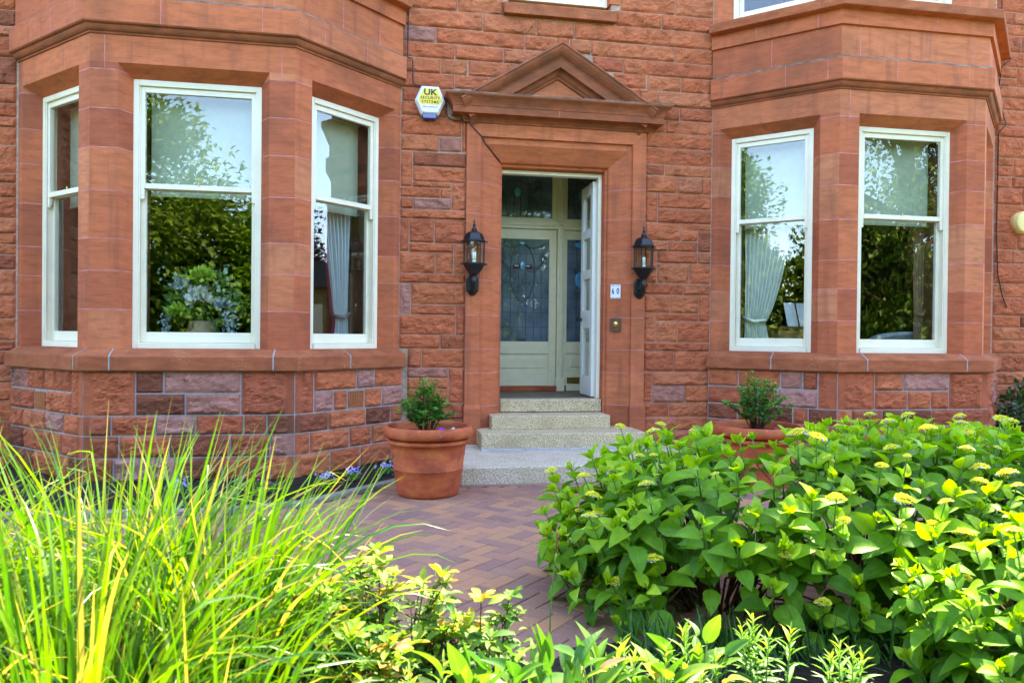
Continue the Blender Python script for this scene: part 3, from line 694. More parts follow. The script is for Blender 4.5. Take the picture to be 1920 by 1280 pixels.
# ------------------------------------------------------------------ the doorway
DC = 1.783
ds = MB()
rings = [(.945, 3.39, .02), (.945, 3.39, -.035), (.80, 3.245, -.035), (.795, 3.24, -.004), (.763, 3.18, .0), (.59, 3.03, .11), (.578, 3.02, .125), (.575, 3.018, .15), (.555, 2.992, .16), (.550, 2.985, .30)]
ZB = 0.0; dj = [.52, .86, 1.10, 1.44, 1.80, 2.13, 2.47, 2.78]
for (h0, t0, y0), (h1, t1, y1) in zip(rings, rings[1:]):
    for sgn in (-1, 1):
        zz = [ZB]+dj
        for k in range(len(zz)):
            a = zz[k]; b = zz[k+1] if k < len(zz)-1 else None
            tt = random.Random(k*5+sgn).uniform(.35, .85)
            b0, b1 = (b, b) if b else (t0, t1)
            P = [(DC+sgn*h0, y0, a), (DC+sgn*h1, y1, a), (DC+sgn*h1, y1, b1), (DC+sgn*h0, y0, b0)]
            ds.quad(*(P if sgn > 0 else P[::-1]), 0, tt)
            if b and k > 0 or (b and k == 0):
                e = .0012; h = .003
                nx = -(y1-y0); ny = (h1-h0)*1.0; l_ = math.hypot(nx, ny) or 1
                ox, oy = sgn*(-abs(y1-y0))/l_*e, (-abs(h1-h0))/l_*e
                ds.quad((DC+sgn*h0+ox, y0+oy, b-h), (DC+sgn*h1+ox, y1+oy, b-h), (DC+sgn*h1+ox, y1+oy, b+h), (DC+sgn*h0+ox, y0+oy, b+h), 1)
    ds.quad((DC-h0, y0, t0), (DC+h0, y0, t0), (DC+h1, y1, t1), (DC-h1, y1, t1), 0, .72)
ds.build('door_surround', [M['ashlar'], M['pink']], house)
for sgn in (-1, 1):
    pb = MB()
    x0, x1 = sorted((DC+sgn*.955, DC+sgn*.785)); pb.box(x0, x1, -.06, .01, 0, .50, 0, .3)
    pb.hexa([(x0, -.06, .50), (x1, -.06, .50), (x1, .0, .50), (x0, .0, .50), (x0+.01, -.037, .54), (x1-.01, -.037, .54), (x1-.01, 0, .54), (x0+.01, 0, .54)], 0, .3)
    x0, x1 = sorted((DC+sgn*.784, DC+sgn*.6)); pb.hexa([(DC+sgn*.784, -.03, 0), (DC+sgn*.57, .10, 0), (DC+sgn*.57, .2, 0), (DC+sgn*.784, .2, 0), (DC+sgn*.784, -.012, .44), (DC+sgn*.6, .11, .44), (DC+sgn*.6, .2, .44), (DC+sgn*.784, .2, .44)], 0, .25)
    pb.build('jamb_base', M['ashlar'], house, bevel=.004)
# horizontal cornice of the pediment
pc = MB(); PX = 1.775; hw = .925
cp = [(PX-hw, .03), (PX-hw, 0), (PX+hw, 0), (PX+hw, .03)]
mp = lambda a, b, h: (a, b, h)
pr = [(.036, 3.372), (.05, 3.378), (.052, 3.395), (.06, 3.40), (.068, 3.418), (.085, 3.432), (.1, 3.436), (.165, 3.438), (.165, 3.505), (.172, 3.507), (.172, 3.514), (.178, 3.53), (.19, 3.55), (.208, 3.572), (.228, 3.588), (.24, 3.598), (.243, 3.612)]
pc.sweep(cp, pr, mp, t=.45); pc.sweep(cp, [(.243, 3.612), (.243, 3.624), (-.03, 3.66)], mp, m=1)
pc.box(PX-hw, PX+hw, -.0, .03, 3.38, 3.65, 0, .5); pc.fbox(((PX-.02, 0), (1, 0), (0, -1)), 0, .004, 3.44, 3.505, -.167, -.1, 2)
pc.build('door_cornice', [M['sooty_shaded'], M['grime'], M['pink']], house)
# raking pediment: swept along the gable line (x, z), third axis = depth towards the viewer
rk = MB(); az = 4.185; bx = .955; bz = 3.60
gp = [(PX-.005-bx-.06, bz-.035), (PX-.005, az), (PX-.005+bx+.06, bz-.035)]
mk = lambda a, b, h: (a, -h, b)
rp = [(0, .23), (.015, .236), (.02, .225), (.045, .215), (.07, .195), (.09, .172), (.1, .158), (.103, .148), (.115, .146), (.118, .14), (.195, .14), (.198, .09), (.21, .075), (.235, .06), (.25, .04), (.268, .036), (.27, .012)]
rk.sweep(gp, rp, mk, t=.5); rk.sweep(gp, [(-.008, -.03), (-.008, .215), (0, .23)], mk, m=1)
rk.build('pediment', [M['sooty_shaded'], M['grime']], house)  # stone colour holds soot plus painted-in shade
ty = MB(); ty.add([(PX-.75, -.012, 3.6), (PX+.75, -.012, 3.6), (PX, -.012, 4.0), (PX-.75, .05, 3.6), (PX+.75, .05, 3.6), (PX, .05, 4.0)], [(0, 1, 2), (3, 5, 4), (0, 3, 4, 1), (1, 4, 5, 2), (2, 5, 3, 0)], 0, .8)
ty.tube([(PX-.62, -.0125, 3.61), (PX-.13, -.0125, 3.865), (PX+.1, -.0125, 3.86), (PX+.55, -.0125, 3.61)], .0025, 4, 1)
ty.build('tympanum', [M['ashlar'], M['pink']], house)
# steps: house steps are one flight, each step a part
flight = empty('front_steps', (DC, -.6, 0), 'flight of speckled granite steps rising to the open front door', 'steps')
def step(name, x0, x1, y0, y1, z0, z1, mat, bev=.012):
    m = MB(); nx = 14
    m.box(x0, x1, y0, y1, z0, z1); return m.build(name, M[mat], flight, bevel=bev, seg=3)
step('step', DC-.548, DC+.548, .17, .34, .44, .572, 'granite'); step('step', 1.10, 2.335, -.14, .30, .295, .434, 'granite'); step('step', .958, 2.60, -.46, .2, .15, .298, 'granite')
step('slab', .665, 2.90, -1.345, .05, -.02, .142, 'slab', .014)
m = MB(); m.hexa([(.95, -.52, .143), (2.61, -.52, .143), (2.61, -.44, .143), (.95, -.44, .143), (.95, -.47, .155), (2.61, -.47, .155), (2.61, -.44, .165), (.95, -.44, .165)]); m.build('cement_fillet', M['cement'], flight)
# porch
pm = MB(); pm.box(.9, 3.0, .30, 1.55, .45, .569); pm.build('porch_floor', M['porchtile'], house)
pm = MB(); pm.quad((1.22, .30, .57), (1.0, 1.5, .57), (1.0, 1.5, 3.35), (1.22, .30, 3.35)); pm.quad((2.42, .30, .57), (2.95, 1.5, .57), (2.95, 1.5, 3.35), (2.42, .30, 3.35)); pm.quad((1.0, .3, 3.3), (2.95, .3, 3.3), (2.95, 1.5, 3.3), (1.0, 1.5, 3.3))
pm.box(1.0, 3.0, 2.6, 2.7, .5, 3.4); pm.quad((1, 1.5, .55), (3, 1.5, .55), (3, 2.6, .55), (1, 2.6, .55)); pm.quad((1, 1.5, 3.4), (3, 1.5, 3.4), (3, 2.6, 3.4), (1, 2.6, 3.4)); pm.quad((1, 1.5, .55), (1, 2.6, .55), (1, 2.6, 3.4), (1, 1.5, 3.4)); pm.quad((3, 1.5, .55), (3, 2.6, .55), (3, 2.6, 3.4), (3, 1.5, 3.4))
pm.build('porch_wall', M['plaster'], house)
df = MB(); df.box(DC-.60, DC-.546, .27, .36, .573, 2.984); df.box(DC+.512, DC+.549, .25, .34, .573, 2.984); df.box(DC-.546, DC+.512, .25, .34, 2.945, 2.984)
df.build('door_frame', M['white'], house, bevel=.004)
# storm door leaf, opened inwards against the right side
ld = MB(); FL = ((2.262, .345), (.02, 1), (-1, .02))     # u = into the porch, n = towards -x
LZ0, LZ1, LW = .582, 2.925, .50
zs = [LZ0, .86, 1.36, 1.47, 1.80, 1.87, 2.27, 2.36, 2.78, LZ1]
ld.fbox(FL, 0, .1, LZ0, LZ1, 0, .045); ld.fbox(FL, LW-.1, LW, LZ0, LZ1, 0, .045)
for a, b in ((LZ0, .80), (1.33, 1.53), (1.88, 1.98), (2.33, 2.43), (2.80, LZ1)): ld.fbox(FL, .1, LW-.1, a, b, 0, .045)
lf = ld.build('front_door', M['doorwhite'], house, bevel=.006)
for a, b in ((.80, 1.33), (1.53, 1.88), (1.98, 2.33), (2.43, 2.80)):
    g = MB(); g.fbox(FL, .095, LW-.095, a-.005, b+.005, .018, .023); g.build('door_pane', M['glass'], lf)
hd = MB(); p0 = Vector((2.262+.01, .345+LW-.05, 1.43)); hd.lathe([(0, 0), (.024, 0), (.024, .006), (.01, .01), (.009, .03), (.022, .035), (.026, .048), (.018, .06), (0, .063)], 14)
hd.v = [(p0.x-z, p0.y+x, p0.z+y) for x, y, z in hd.v]; hd.build('door_knob', M['blackmetal'], lf, smooth=True)
# inner screen with leaded glass
SY = 1.4
scn = MB()
scn.box(2.115, 2.2, SY-.05, SY+.04, .57, 3.3); scn.box(1.0, 2.115, SY-.05, SY+.04, 2.535, 2.64); scn.box(2.2, 2.95, SY-.05, SY+.04, 2.535, 2.64)
scn.box(2.135, 2.18, SY-.065, SY-.05, .72, 3.3); scn.box(2.10, 2.215, SY-.07, SY-.05, .57, .72); scn.box(1.0, 2.95, SY-.065, SY-.05, 2.572, 2.605)
scn.box(1.0, 2.95, SY-.04, SY+.04, 3.18, 3.3); scn.box(2.05, 2.115, SY-.03, SY+.03, 2.64, 3.18); scn.box(2.2, 2.24, SY-.03, SY+.03, 2.64, 3.18); scn.box(1.0, 2.05, SY-.03, SY+.03, 2.64, 2.67); scn.box(2.24, 2.95, SY-.03, SY+.03, 2.64, 2.67)
so_ = scn.build('porch_screen', M['olive'], house, bevel=.006)
dr = MB()
dr.box(2.02, 2.11, SY-.02, SY+.03, .63, 2.53); dr.box(1.25, 1.36, SY-.02, SY+.03, .63, 2.53); dr.box(1.36, 2.02, SY-.02, SY+.03, 2.41, 2.53); dr.box(1.36, 2.02, SY-.02, SY+.03, 1.02, 1.17); dr.box(1.36, 2.02, SY-.02, SY+.03, .63, .80)
dr.box(1.36, 2.02, SY-.004, SY+.02, .80, 1.02); dr.box(1.40, 1.975, SY-.014, SY-.004, .845, .975)
dr.box(2.2, 2.245, SY-.02, SY+.03, .63, 2.53); dr.box(2.245, 2.85, SY-.02, SY+.03, 2.42, 2.53); dr.box(2.245, 2.85, SY-.02, SY+.03, 1.03, 1.17); dr.box(2.245, 2.85, SY-.02, SY+.03, .57, .82); dr.box(2.245, 2.85, SY-.004, SY+.02, .82, 1.03); dr.box(2.3, 2.8, SY-.014, SY-.004, .86, .99); dr.box(2.75, 2.85, SY-.02, SY+.03, 1.17, 2.42)
dro = dr.build('inner_door', M['olive'], house, bevel=.005)
m = MB(); m.box(1.2, 2.115, SY-.075, SY+.03, .57, .628); m.build('door_threshold', M['terracotta'], house, bevel=.004)
m = MB(); m.box(2.25, 2.46, SY-.03, SY-.0205, .66, .735); m.build('letter_plate', M['brass'], dro, bevel=.003)
def leaded(name, x0, x1, z0, z1, parent, nx, nz, motif=None):
    g = MB(); g.box(x0, x1, SY, SY+.005, z0, z1); p = g.build(name, M['leaded'], parent)
    l = MB(); y = SY-.004
    for i in range(1, nx): q = x0+(x1-x0)*i/nx; l.box(q-.003, q+.003, y, y+.008, z0, z1)
    for i in range(1, nz): q = z0+(z1-z0)*i/nz; l.box(x0, x1, y-.0005, y+.0075, q-.003, q+.003)
    def cv(pts): l.tube([(a, y-.001, b) for a, b in pts], .0045, 5)
    if motif:
        cx, cz, s = motif
        for sg in (-1, 1):
            cv([(cx+sg*s*(.12+.72*t), cz-s*(.5*math.sin(math.pi*t)**.8)*.55+s*.25*t) for t in np.linspace(0, 1, 12)])
            cv([(cx+sg*s*(.12+.72*t), cz+.02-s*(.5*math.sin(math.pi*t)**.8)*.42+s*.25*t) for t in np.linspace(0, 1, 12)])
            cv([(cx+sg*s*.5*math.cos(a), cz-.05+s*1.15*math.sin(a)) for a in np.linspace(math.pi*.5, -math.pi*.5, 18)])
            cv([(cx+sg*(s*.82+.05*math.cos(a)*(1-a/14)), cz+s*.38+.05*math.sin(a)*(1-a/14)) for a in np.linspace(-2, 9, 20)])
            cv([(cx+sg*s*.12, cz-.02), (cx+sg*s*.16, cz-s*.9)])
            cv([(cx+sg*s*t*.9, z1-.06-.05*math.sin(math.pi*t)) for t in np.linspace(0, 1, 10)])
    l.build('leading', M['lead'], parent)
    return p
def jewel(x, z, rx, rz, mat, parent, n=14):
    m = MB(); m.lathe([(0, .008), (.5, .007), (.85, .004), (1, 0)], n); m.v = [(x+a*rx, SY-.003-c, z+b*rz) for a, b, c in m.v]; m.build('glass_jewel', M[mat], parent, smooth=True)
leaded('leaded_pane', 1.355, 2.025, 1.165, 2.415, dro, 7, 7, (1.69, 2.06, .3)); leaded('leaded_pane', 2.24, 2.755, 1.165, 2.425, dro, 4, 7)
leaded('leaded_pane', 1.0, 2.055, 2.665, 3.185, so_, 8, 3, (1.62, 2.97, .3)); leaded('leaded_pane', 2.235, 2.9, 2.665, 3.185, so_, 5, 3, (2.42, 2.95, .2))
jewel(1.69, 2.09, .035, .06, 'tealglass', dro); jewel(1.62, 2.08, .05, .03, 'redglass', dro); jewel(1.765, 2.08, .05, .03, 'redglass', dro); jewel(1.69, 2.36, .045, .025, 'tealglass', dro); jewel(1.69, 1.19, .05, .02, 'lead', dro)
jewel(2.42, 1.93, .075, .10, 'blueglass', dro); jewel(2.42, 2.36, .08, .04, 'blueglass', dro); jewel(1.62, 2.98, .045, .06, 'tealglass', so_); jewel(2.43, 2.95, .045, .06, 'tealglass', so_)
# ------------------------------------------------------------------ things on and in the house
def group_obj(mb, name, mat, parent=None, **k): return mb.build(name, mat, parent, **k)
# wall lanterns
def make_lantern(loc):
    r = empty('wall_lantern', loc, 'black hexagonal wall lantern left of the open front door, beside the security box', 'lantern', 'lanterns flanking the front door')
    x, y, z = loc
    # loc = centre of the back plate on the wall; lantern axis 0.13 in front
    m = MB(); pts = [(-.062, -.055), (-.062, .07), (-.04, .10), (.04, .10), (.062, .07), (.062, -.055), (.03, -.098), (0, -.108), (-.03, -.098)]
    for ins, d0 in ((0, 0),):
        A = [(x+a, y, z+b) for a, b in pts]; B = [(x+a, y-.014, z+b) for a, b in pts]; Cc = [(x+a*.8, y-.024, z+b*.85) for a, b in pts]; n = len(pts)
        m.add(A+B+Cc, [(i, (i+1) % n, n+(i+1) % n, n+i) for i in range(n)]+[(n+i, n+(i+1) % n, 2*n+(i+1) % n, 2*n+i) for i in range(n)]+[tuple(range(2*n, 3*n))])
    m.build('back_plate', M['blackmetal'], r)
    ax, ay = x, y-.125
    m = MB(); m.tube([(x, y-.015, z-.03), (x, y-.06, z-.05), (x, y-.105, z-.03), (ax, ay, z+.02), (ax, ay, z+.09)], [.02, .024, .026, .024, .03], 12)
    m.lathe([(0, -.0), (.03, .0), (.036, .012), (.03, .022), (.02, .026), (.0, .026)], 16, (x, y-.05, z-.07)); m.build('arm', M['blackmetal'], r, smooth=True)
    zb = z+.095
    m = MB(); m.lathe([(.03, 0), (.05, .01), (.066, .03), (.085, .06), (.1, .085), (.112, .098), (.118, .10), (.118, .112), (.105, .116), (.0, .116)], 6, (ax, ay, zb)); 
    for k in range(6):
        a = math.pi*k/3; m.tube([(ax+.116*math.cos(a), ay+.116*math.sin(a), zb+.094), (ax+.13*math.cos(a), ay+.13*math.sin(a), zb+.104), (ax+.128*math.cos(a), ay+.128*math.sin(a), zb+.114)], [.008, .007, .003], 6)
    m.build('cup', M['blackmetal'], r, bevel=.002)
    zg = zb+.116; hg = .205
    m = MB()
    for k in range(6):
        a = math.pi*k/3; m.tube([(ax+.098*math.cos(a), ay+.098*math.sin(a), zg), (ax+.101*math.cos(a), ay+.101*math.sin(a), zg+hg)], .0065, 6)
    m.build('cage', M['blackmetal'], r)
    m = MB()
    for k in range(6):
        a, b = math.pi*k/3, math.pi*(k+1)/3; q = .094
        m.quad((ax+q*math.cos(a), ay+q*math.sin(a), zg+.002), (ax+q*math.cos(b), ay+q*math.sin(b), zg+.002), (ax+q*math.cos(b), ay+q*math.sin(b), zg+hg-.002), (ax+q*math.cos(a), ay+q*math.sin(a), zg+hg-.002))
    m.build('glass', M['clear'], r)
    m = MB(); m.lathe([(.0, .04), (.018, .04), (.02, .06), (.014, .062)], 12, (ax, ay, zg-.04))
    for sx in (-.009, .009):
        for sy in (-.008, .008): m.tube([(ax+sx, ay+sy, zg+.022), (ax+sx, ay+sy, zg+.105)], .0062, 8)
    m.build('bulb', M['bulb'], r, smooth=True)
    zr_ = zg+hg
    m = MB(); m.lathe([(0, 0), (.12, 0), (.122, .012), (.108, .02), (.102, .034), (.094, .06), (.078, .085), (.055, .1), (.03, .108), (.026, .116), (.022, .12), (0, .122)], 6, (ax, ay, zr_))
    for k in range(6):
        a = math.pi*k/3; m.tube([(ax+.118*math.cos(a), ay+.118*math.sin(a), zr_), (ax+.133*math.cos(a), ay+.133*math.sin(a), zr_+.006), (ax+.13*math.cos(a), ay+.13*math.sin(a), zr_+.018)], [.008, .007, .003], 6)
    m.build('roof', M['blackmetal'], r, bevel=.002)
    m = MB(); m.lathe([(.024, .115), (.03, .125), (.02, .14), (.01, .15), (.014, .16), (.018, .168), (.01, .178), (.006, .19), (.0105, .2), (.006, .215), (0, .235)], 12, (ax, ay, zr_)); m.build('finial', M['blackmetal'], r, smooth=True)
    return r
ln = make_lantern((.905, -.036, 1.745))
l2 = copy_tree(ln); l2.location = (2.665, -.036, 1.745); l2['label'] = 'black hexagonal wall lantern right of the open front door, above the bell push'
# alarm box
al = empty('alarm_box', (.462, -.03, 3.53), 'white and yellow hexagonal security alarm box with a blue strobe beneath', 'alarm box')
m = MB(); hx = [(-.15, -.01), (-.085, .135), (.085, .135), (.15, -.01), (.085, -.145), (-.085, -.145)]
x0, z0 = .462, 3.555
def plate(mb, pts, y0, y1, s=1, s2=None, mat=0):
    s2 = s2 or s; n = len(pts)
    mb.add([(x0+a*s, y0, z0+b*s) for a, b in pts]+[(x0+a*s2, y1, z0+b*s2) for a, b in pts], [(i, (i+1) % n, n+(i+1) % n, n+i) for i in range(n)]+[tuple(range(n, 2*n))], mat)
plate(m, hx, -.02, -.085); plate(m, hx, -.085, -.112, 1, .85); al_c = m.build('casing', M['plasticwhite'], al, bevel=.004)
m = MB(); m.add([(x0+a, -.1132, z0+b) for a, b in [(-.118, -.012), (-.066, .106), (.066, .106), (.118, -.012), (.09, -.052), (-.09, -.052)]]+[(x0+a, -.110, z0+b) for a, b in [(-.118, -.012), (-.066, .106), (.066, .106), (.118, -.012), (.09, -.052), (-.09, -.052)]], [(5, 4, 3, 2, 1, 0)]+[(i, (i+1) % 6, 6+(i+1) % 6, 6+i) for i in range(6)])
m.build('yellow_panel', M['yellow'], al)
def TM(x, y, z, rz=0): return Matrix.Translation((x, y, z)) @ Matrix.Rotation(rz, 4, 'Z') @ Matrix.Rotation(R(90), 4, 'X')
text_obj('lettering', 'UK', .082, TM(x0, -.1142, z0+.068), M['inkblack'], al, bold=.0025, xs=1.15)
text_obj('lettering', 'SECURITY', .036, TM(x0, -.1142, z0+.014), M['inkblack'], al, bold=.0008, space=1.25)
text_obj('lettering', 'SYSTEMS', .036, TM(x0, -.1142, z0-.026), M['inkblack'], al, bold=.0008, space=1.25)
text_obj('lettering', 'uksecurityltd.com', .0215, TM(x0, -.1128, z0-.072), M['inkmag'], al, bold=.0004)
m = MB(); m.hexa([(x0-.065, -.03, z0-.19), (x0+.06, -.03, z0-.19), (x0+.06, -.03, z0-.13), (x0-.065, -.03, z0-.13), (x0-.068, -.1, z0-.185), (x0+.064, -.1, z0-.185), (x0+.068, -.1, z0-.13), (x0-.072, -.1, z0-.13)]); m.build('strobe', M['strobe'], al, bevel=.008)
# alarm cable along the bay and to the doorway
m = MB(); m.tube([(.245, -.03, 4.47), (.24, -.03, 4.02), (.24, -.03, 3.985), (.29, -.035, 3.965), (.295, -.035, 3.78), (.30, -.035, 3.72), (.33, -.035, 3.71), (.46, -.035, 3.70), (.475, -.04, 3.69), (.48, -.05, 3.66)], .006, 6)
m.tube([(.54, -.05, 3.62), (.6, -.04, 3.6), (.625, -.035, 3.56), (.63, -.035, 3.46), (.65, -.036, 3.41), (.70, -.037, 3.385), (.83, -.038, 3.378), (.855, -.04, 3.37), (.99, -.04, 3.235), (1.03, -.004, 3.18), (1.2, .105, 3.025)], .006, 6)
tag(m.build('alarm_cable', M['cable'], smooth=True), 'thin black cable running from the left bay past the alarm box to the doorway', 'cable')
m = MB(); m.tube([(6.99, -.02, 5.2), (6.985, -.02, 4.55), (6.99, -.16, 4.42), (6.965, -.05, 4.36), (6.95, -.02, 4.0), (7.0, -.03, 3.9), (7.0, -.09, 3.7), (6.97, -.02, 3.62), (6.965, -.02, 2.5), (6.98, -.03, 2.0), (7.04, -.035, 1.75), (7.1, -.035, 1.62)], .007, 6)
tag(m.build('wall_cable', M['cable'], smooth=True), 'black cable hanging down the wall right of the right bay', 'cable')
m = MB(); m.lathe([(.0, -.03), (.118, -.03), (.122, 0), (.122, .05), (.116, .072), (.10, .08), (0, .084)], 40)
m.v = [(7.27+a, -.03-c, 2.60+b) for a, b, c in m.v]; mm = m.build('cover', M['creamdisc'], None, smooth=False, bevel=.003); 
bc = empty('round_wall_box', (7.27, 0, 2.60), 'round cream yellow box on the stone wall at the right edge', 'wall box'); adopt(mm, bc)
m = MB(); m.lathe([(.123, .03), (.126, .032), (.126, .04), (.123, .042)], 40); m.v = [(7.27+a, -.03-c, 2.60+b) for a, b, c in m.v]; m.build('seam_ring', M['creamdisc'], bc)
# house number and bell on the right splay of the doorway
sp0 = Vector((DC+.59, .11, 0)); sp1 = Vector((DC+.763, .0, 0)); su = (sp1-sp0).normalized(); sn = Vector((su.y, -su.x, 0)); slen = (sp1-sp0).length
ang = math.atan2(su.y, su.x)
def spp(t, z, d): p = sp0+su*(slen*t)+sn*d; return Vector((p.x, p.y, z))
def sbox(mb, t, z, w_, h_, d0, d1, mat=0):
    c0 = spp(t, z, 0); F = ((c0.x, c0.y), (su.x, su.y), (sn.x, sn.y)); mb.fbox(F, -w_/2, w_/2, z-h_/2, z+h_/2, -d1, -d0, mat)
hn = empty('house_number', spp(.40, 1.715, .005), 'white enamel plate with the navy number 60 beside the front door', 'house number')
m = MB(); sbox(m, .40, 1.715, .108, .148, .002, .011); m.build('enamel_plate', M['enamel'], hn, bevel=.003)
def SM(t, z, d, dx=0): p = spp(t, z, d)+su*dx; return Matrix.Translation(p) @ Matrix.Rotation(ang, 4, 'Z') @ Matrix.Rotation(R(90), 4, 'X')
text_obj('numeral', '6', .088, SM(.40, 1.717, .0122, -.026), M['navy'], hn, bold=.002, xs=.62)
text_obj('numeral', '0', .088, SM(.40, 1.717, .0122, .026), M['navy'], hn, bold=.002, xs=.62)
m = MB(); rr_ = random.Random(5)
for zz in (1.779, 1.651):
    for i in range(13):
        q = -.043+i*.0072
        if i == 6: continue
        c0 = spp(.40, zz, 0); F = ((c0.x, c0.y), (su.x, su.y), (sn.x, sn.y)); hh = rr_.uniform(.003, .0052); m.fbox(F, q-.0022, q+.0022, zz-hh, zz+hh*.6, -.0122, -.0105)
m.build('border_marks', M['navy'], hn)
be = empty('bell_push', spp(.42, 1.365, .004), 'square bronze bell push with brass button under the house number', 'bell push')
m = MB(); sbox(m, .42, 1.365, .118, .14, .001, .016); m.build('bell_plate', M['bronze'], be, bevel=.003)
m = MB(); m.lathe([(0, 0), (.028, 0), (.028, .004), (.02, .008), (.016, .007), (.012, .014), (0, .016)], 20); c0 = spp(.42, 1.372, .016)
m.v = [tuple(c0+su*a+Vector((0, 0, b))+sn*c) for a, b, c in m.v]; m.build('bell_button', M['brass'], be, smooth=True)

# ---- blinds, curtains and furniture seen through the glass
def fpt(F, a, d, z): O, u, n = F; return (O[0]+u[0]*a-n[0]*d, O[1]+u[1]*a-n[1]*d, z)
def blind(nm, key, zb, label):
    F = BAYS[nm][0][key]; uc, hf = (0, .43) if key == 'front' else (.684, .325)
    m = MB(); m.fbox(F, uc-hf, uc+hf, zb, 3.32, DEP+.20, DEP+.202)
    m.tube([fpt(F, uc-hf-.01, DEP+.21, 3.31), fpt(F, uc+hf+.01, DEP+.21, 3.31)], .025, 12); r = m.build('roller_blind', M['blind']); tag(r, label, 'blind', 'roller blinds in the bay windows')
    m = MB(); m.fbox(F, uc-hf, uc+hf, zb-.02, zb, DEP+.196, DEP+.208); m.build('hem_bar', M['blind'], r)
blind('L', 'left', 2.40, 'pale roller blind in the narrow leftmost window'); blind('L', 'front', 2.44, 'pale roller blind behind the wide front window of the left bay, above the flowers')
blind('L', 'right', 2.42, 'pale roller blind in the window of the left bay nearest the alarm box'); blind('R', 'left', 2.44, 'pale roller blind above the cream tied curtain and sheet music'); blind('R', 'front', 2.44, 'pale roller blind above the grey chair back')
def curtain(F, ufix, d, ztop, ztie, zbot, wtop, wtie, wbot, sgn, mat, label, trim=None, tie='tie', folds=9, lean=0, seed=1):
    # hangs from ufix towards sgn; gathered at the tie
    r = empty('curtain', fpt(F, ufix, d, zbot), label, 'curtain', None); m = MB(); nz, nu = 46, 90; rr = random.Random(seed); ph = rr.uniform(0, 6)
    vs = []
    for j in range(nz+1):
        z = zbot+(ztop-zbot)*j/nz
        if z > ztie:
            t = (z-ztie)/(ztop-ztie); wd = wtie+(wtop-wtie)*(t**.62); base = lean*math.exp(-((z-ztie)/.18)**2)
        else:
            t = (ztie-z)/(ztie-zbot); wd = wtie+(wbot-wtie)*(t**.7); base = lean*math.exp(-((ztie-z)/.1)**2)*.5
        for i in range(nu+1):
            q = i/nu; amp = .012+.02*(wd/wtop)
            wv = amp*math.sin(q*folds*2*math.pi+ph+.7*math.sin(z*3+q*5))+.012*noise.noise(Vector((q*8, z*4, seed)))
            vs.append(fpt(F, ufix+sgn*(base+wd*q), d+wv+.03*(1-abs(2*q-1))*(1-wd/wtop), z))
    k = nu+1; cut = int(nu*.9) if trim else nu
    m.add(vs, [(j*k+i, j*k+i+1, (j+1)*k+i+1, (j+1)*k+i) for j in range(nz) for i in range(cut)])
    m.build('drape', M[mat], r, smooth=True)
    if trim:
        t_ = MB(); t_.add(vs, [(j*k+i, j*k+i+1, (j+1)*k+i+1, (j+1)*k+i) for j in range(nz) for i in range(cut, nu)]); t_.build('trim', M[trim], r, smooth=True)
    t_ = MB(); a, b = ufix+sgn*(lean-.01), ufix+sgn*(lean+wtie+.012)
    t_.tube([fpt(F, a, d-.03, ztie+.05), fpt(F, (a+b)/2, d-.055, ztie), fpt(F, b, d-.02, ztie+.015)], [.016, .02, .016], 8); t_.build('tieback', M[tie], r, smooth=True)
    return r
FL_, FR_ = BAYS['L'][0], BAYS['R'][0]
curtain(FL_['right'], .995, DEP+.30, 3.3, 1.40, .95, .46, .17, .25, -1, 'curtainblue', 'blue grey curtain with burgundy edge tied back near the alarm box', 'burgundy', folds=8, lean=.02)
curtain(FL_['left'], .35, DEP+.30, 3.3, 1.5, .95, .3, .16, .22, 1, 'curtainblue', 'grey curtain with burgundy edge in the narrow leftmost window', 'burgundy', folds=6, seed=3)
curtain(FR_['left'], 1.02, DEP+.28, 3.3, 1.42, .95, .62, .22, .30, -1, 'curtain', 'cream silk curtain draped and tied beside the sheet music', None, 'curtain', folds=10, lean=.0, seed=5)
curtain(FR_['front'], .47, DEP+.30, 3.3, 1.5, .95, .11, .08, .09, -1, 'browncurtain', 'brown curtain at the right edge of the right bay front window', None, 'browncurtain', folds=3, seed=7)
# flower arrangement in the left bay
def leaves_np(base_v, base_f, pos, dirs, ups, scl, rng_=None, tint=None):
    base_v = np.asarray(base_v, float); k = len(base_v); n = len(pos)
    d = np.asarray(dirs, float); d /= np.linalg.norm(d, axis=1)[:, None]+1e-9
    x = np.cross(d, np.asarray(ups, float)); x /= np.linalg.norm(x, axis=1)[:, None]+1e-9; z = np.cross(x, d)
    s = np.asarray(scl, float); s = s[:, None] if s.ndim == 1 else s
    if s.shape[1] == 1: s = np.repeat(s, 3, 1)
    V = np.asarray(pos, float)[:, None, :] + base_v[None, :, 0, None]*s[:, None, 0:1]*x[:, None, :] + base_v[None, :, 1, None]*s[:, None, 1:2]*d[:, None, :] + base_v[None, :, 2, None]*s[:, None, 2:3]*z[:, None, :]
    F = (np.asarray(base_f)[None]+(np.arange(n)*k)[:, None, None]).reshape(-1, len(base_f[0]))
    T = np.repeat(np.asarray(tint if tint is not None else np.full(n, .5)), len(base_f))
    return V.reshape(-1, 3), F, T
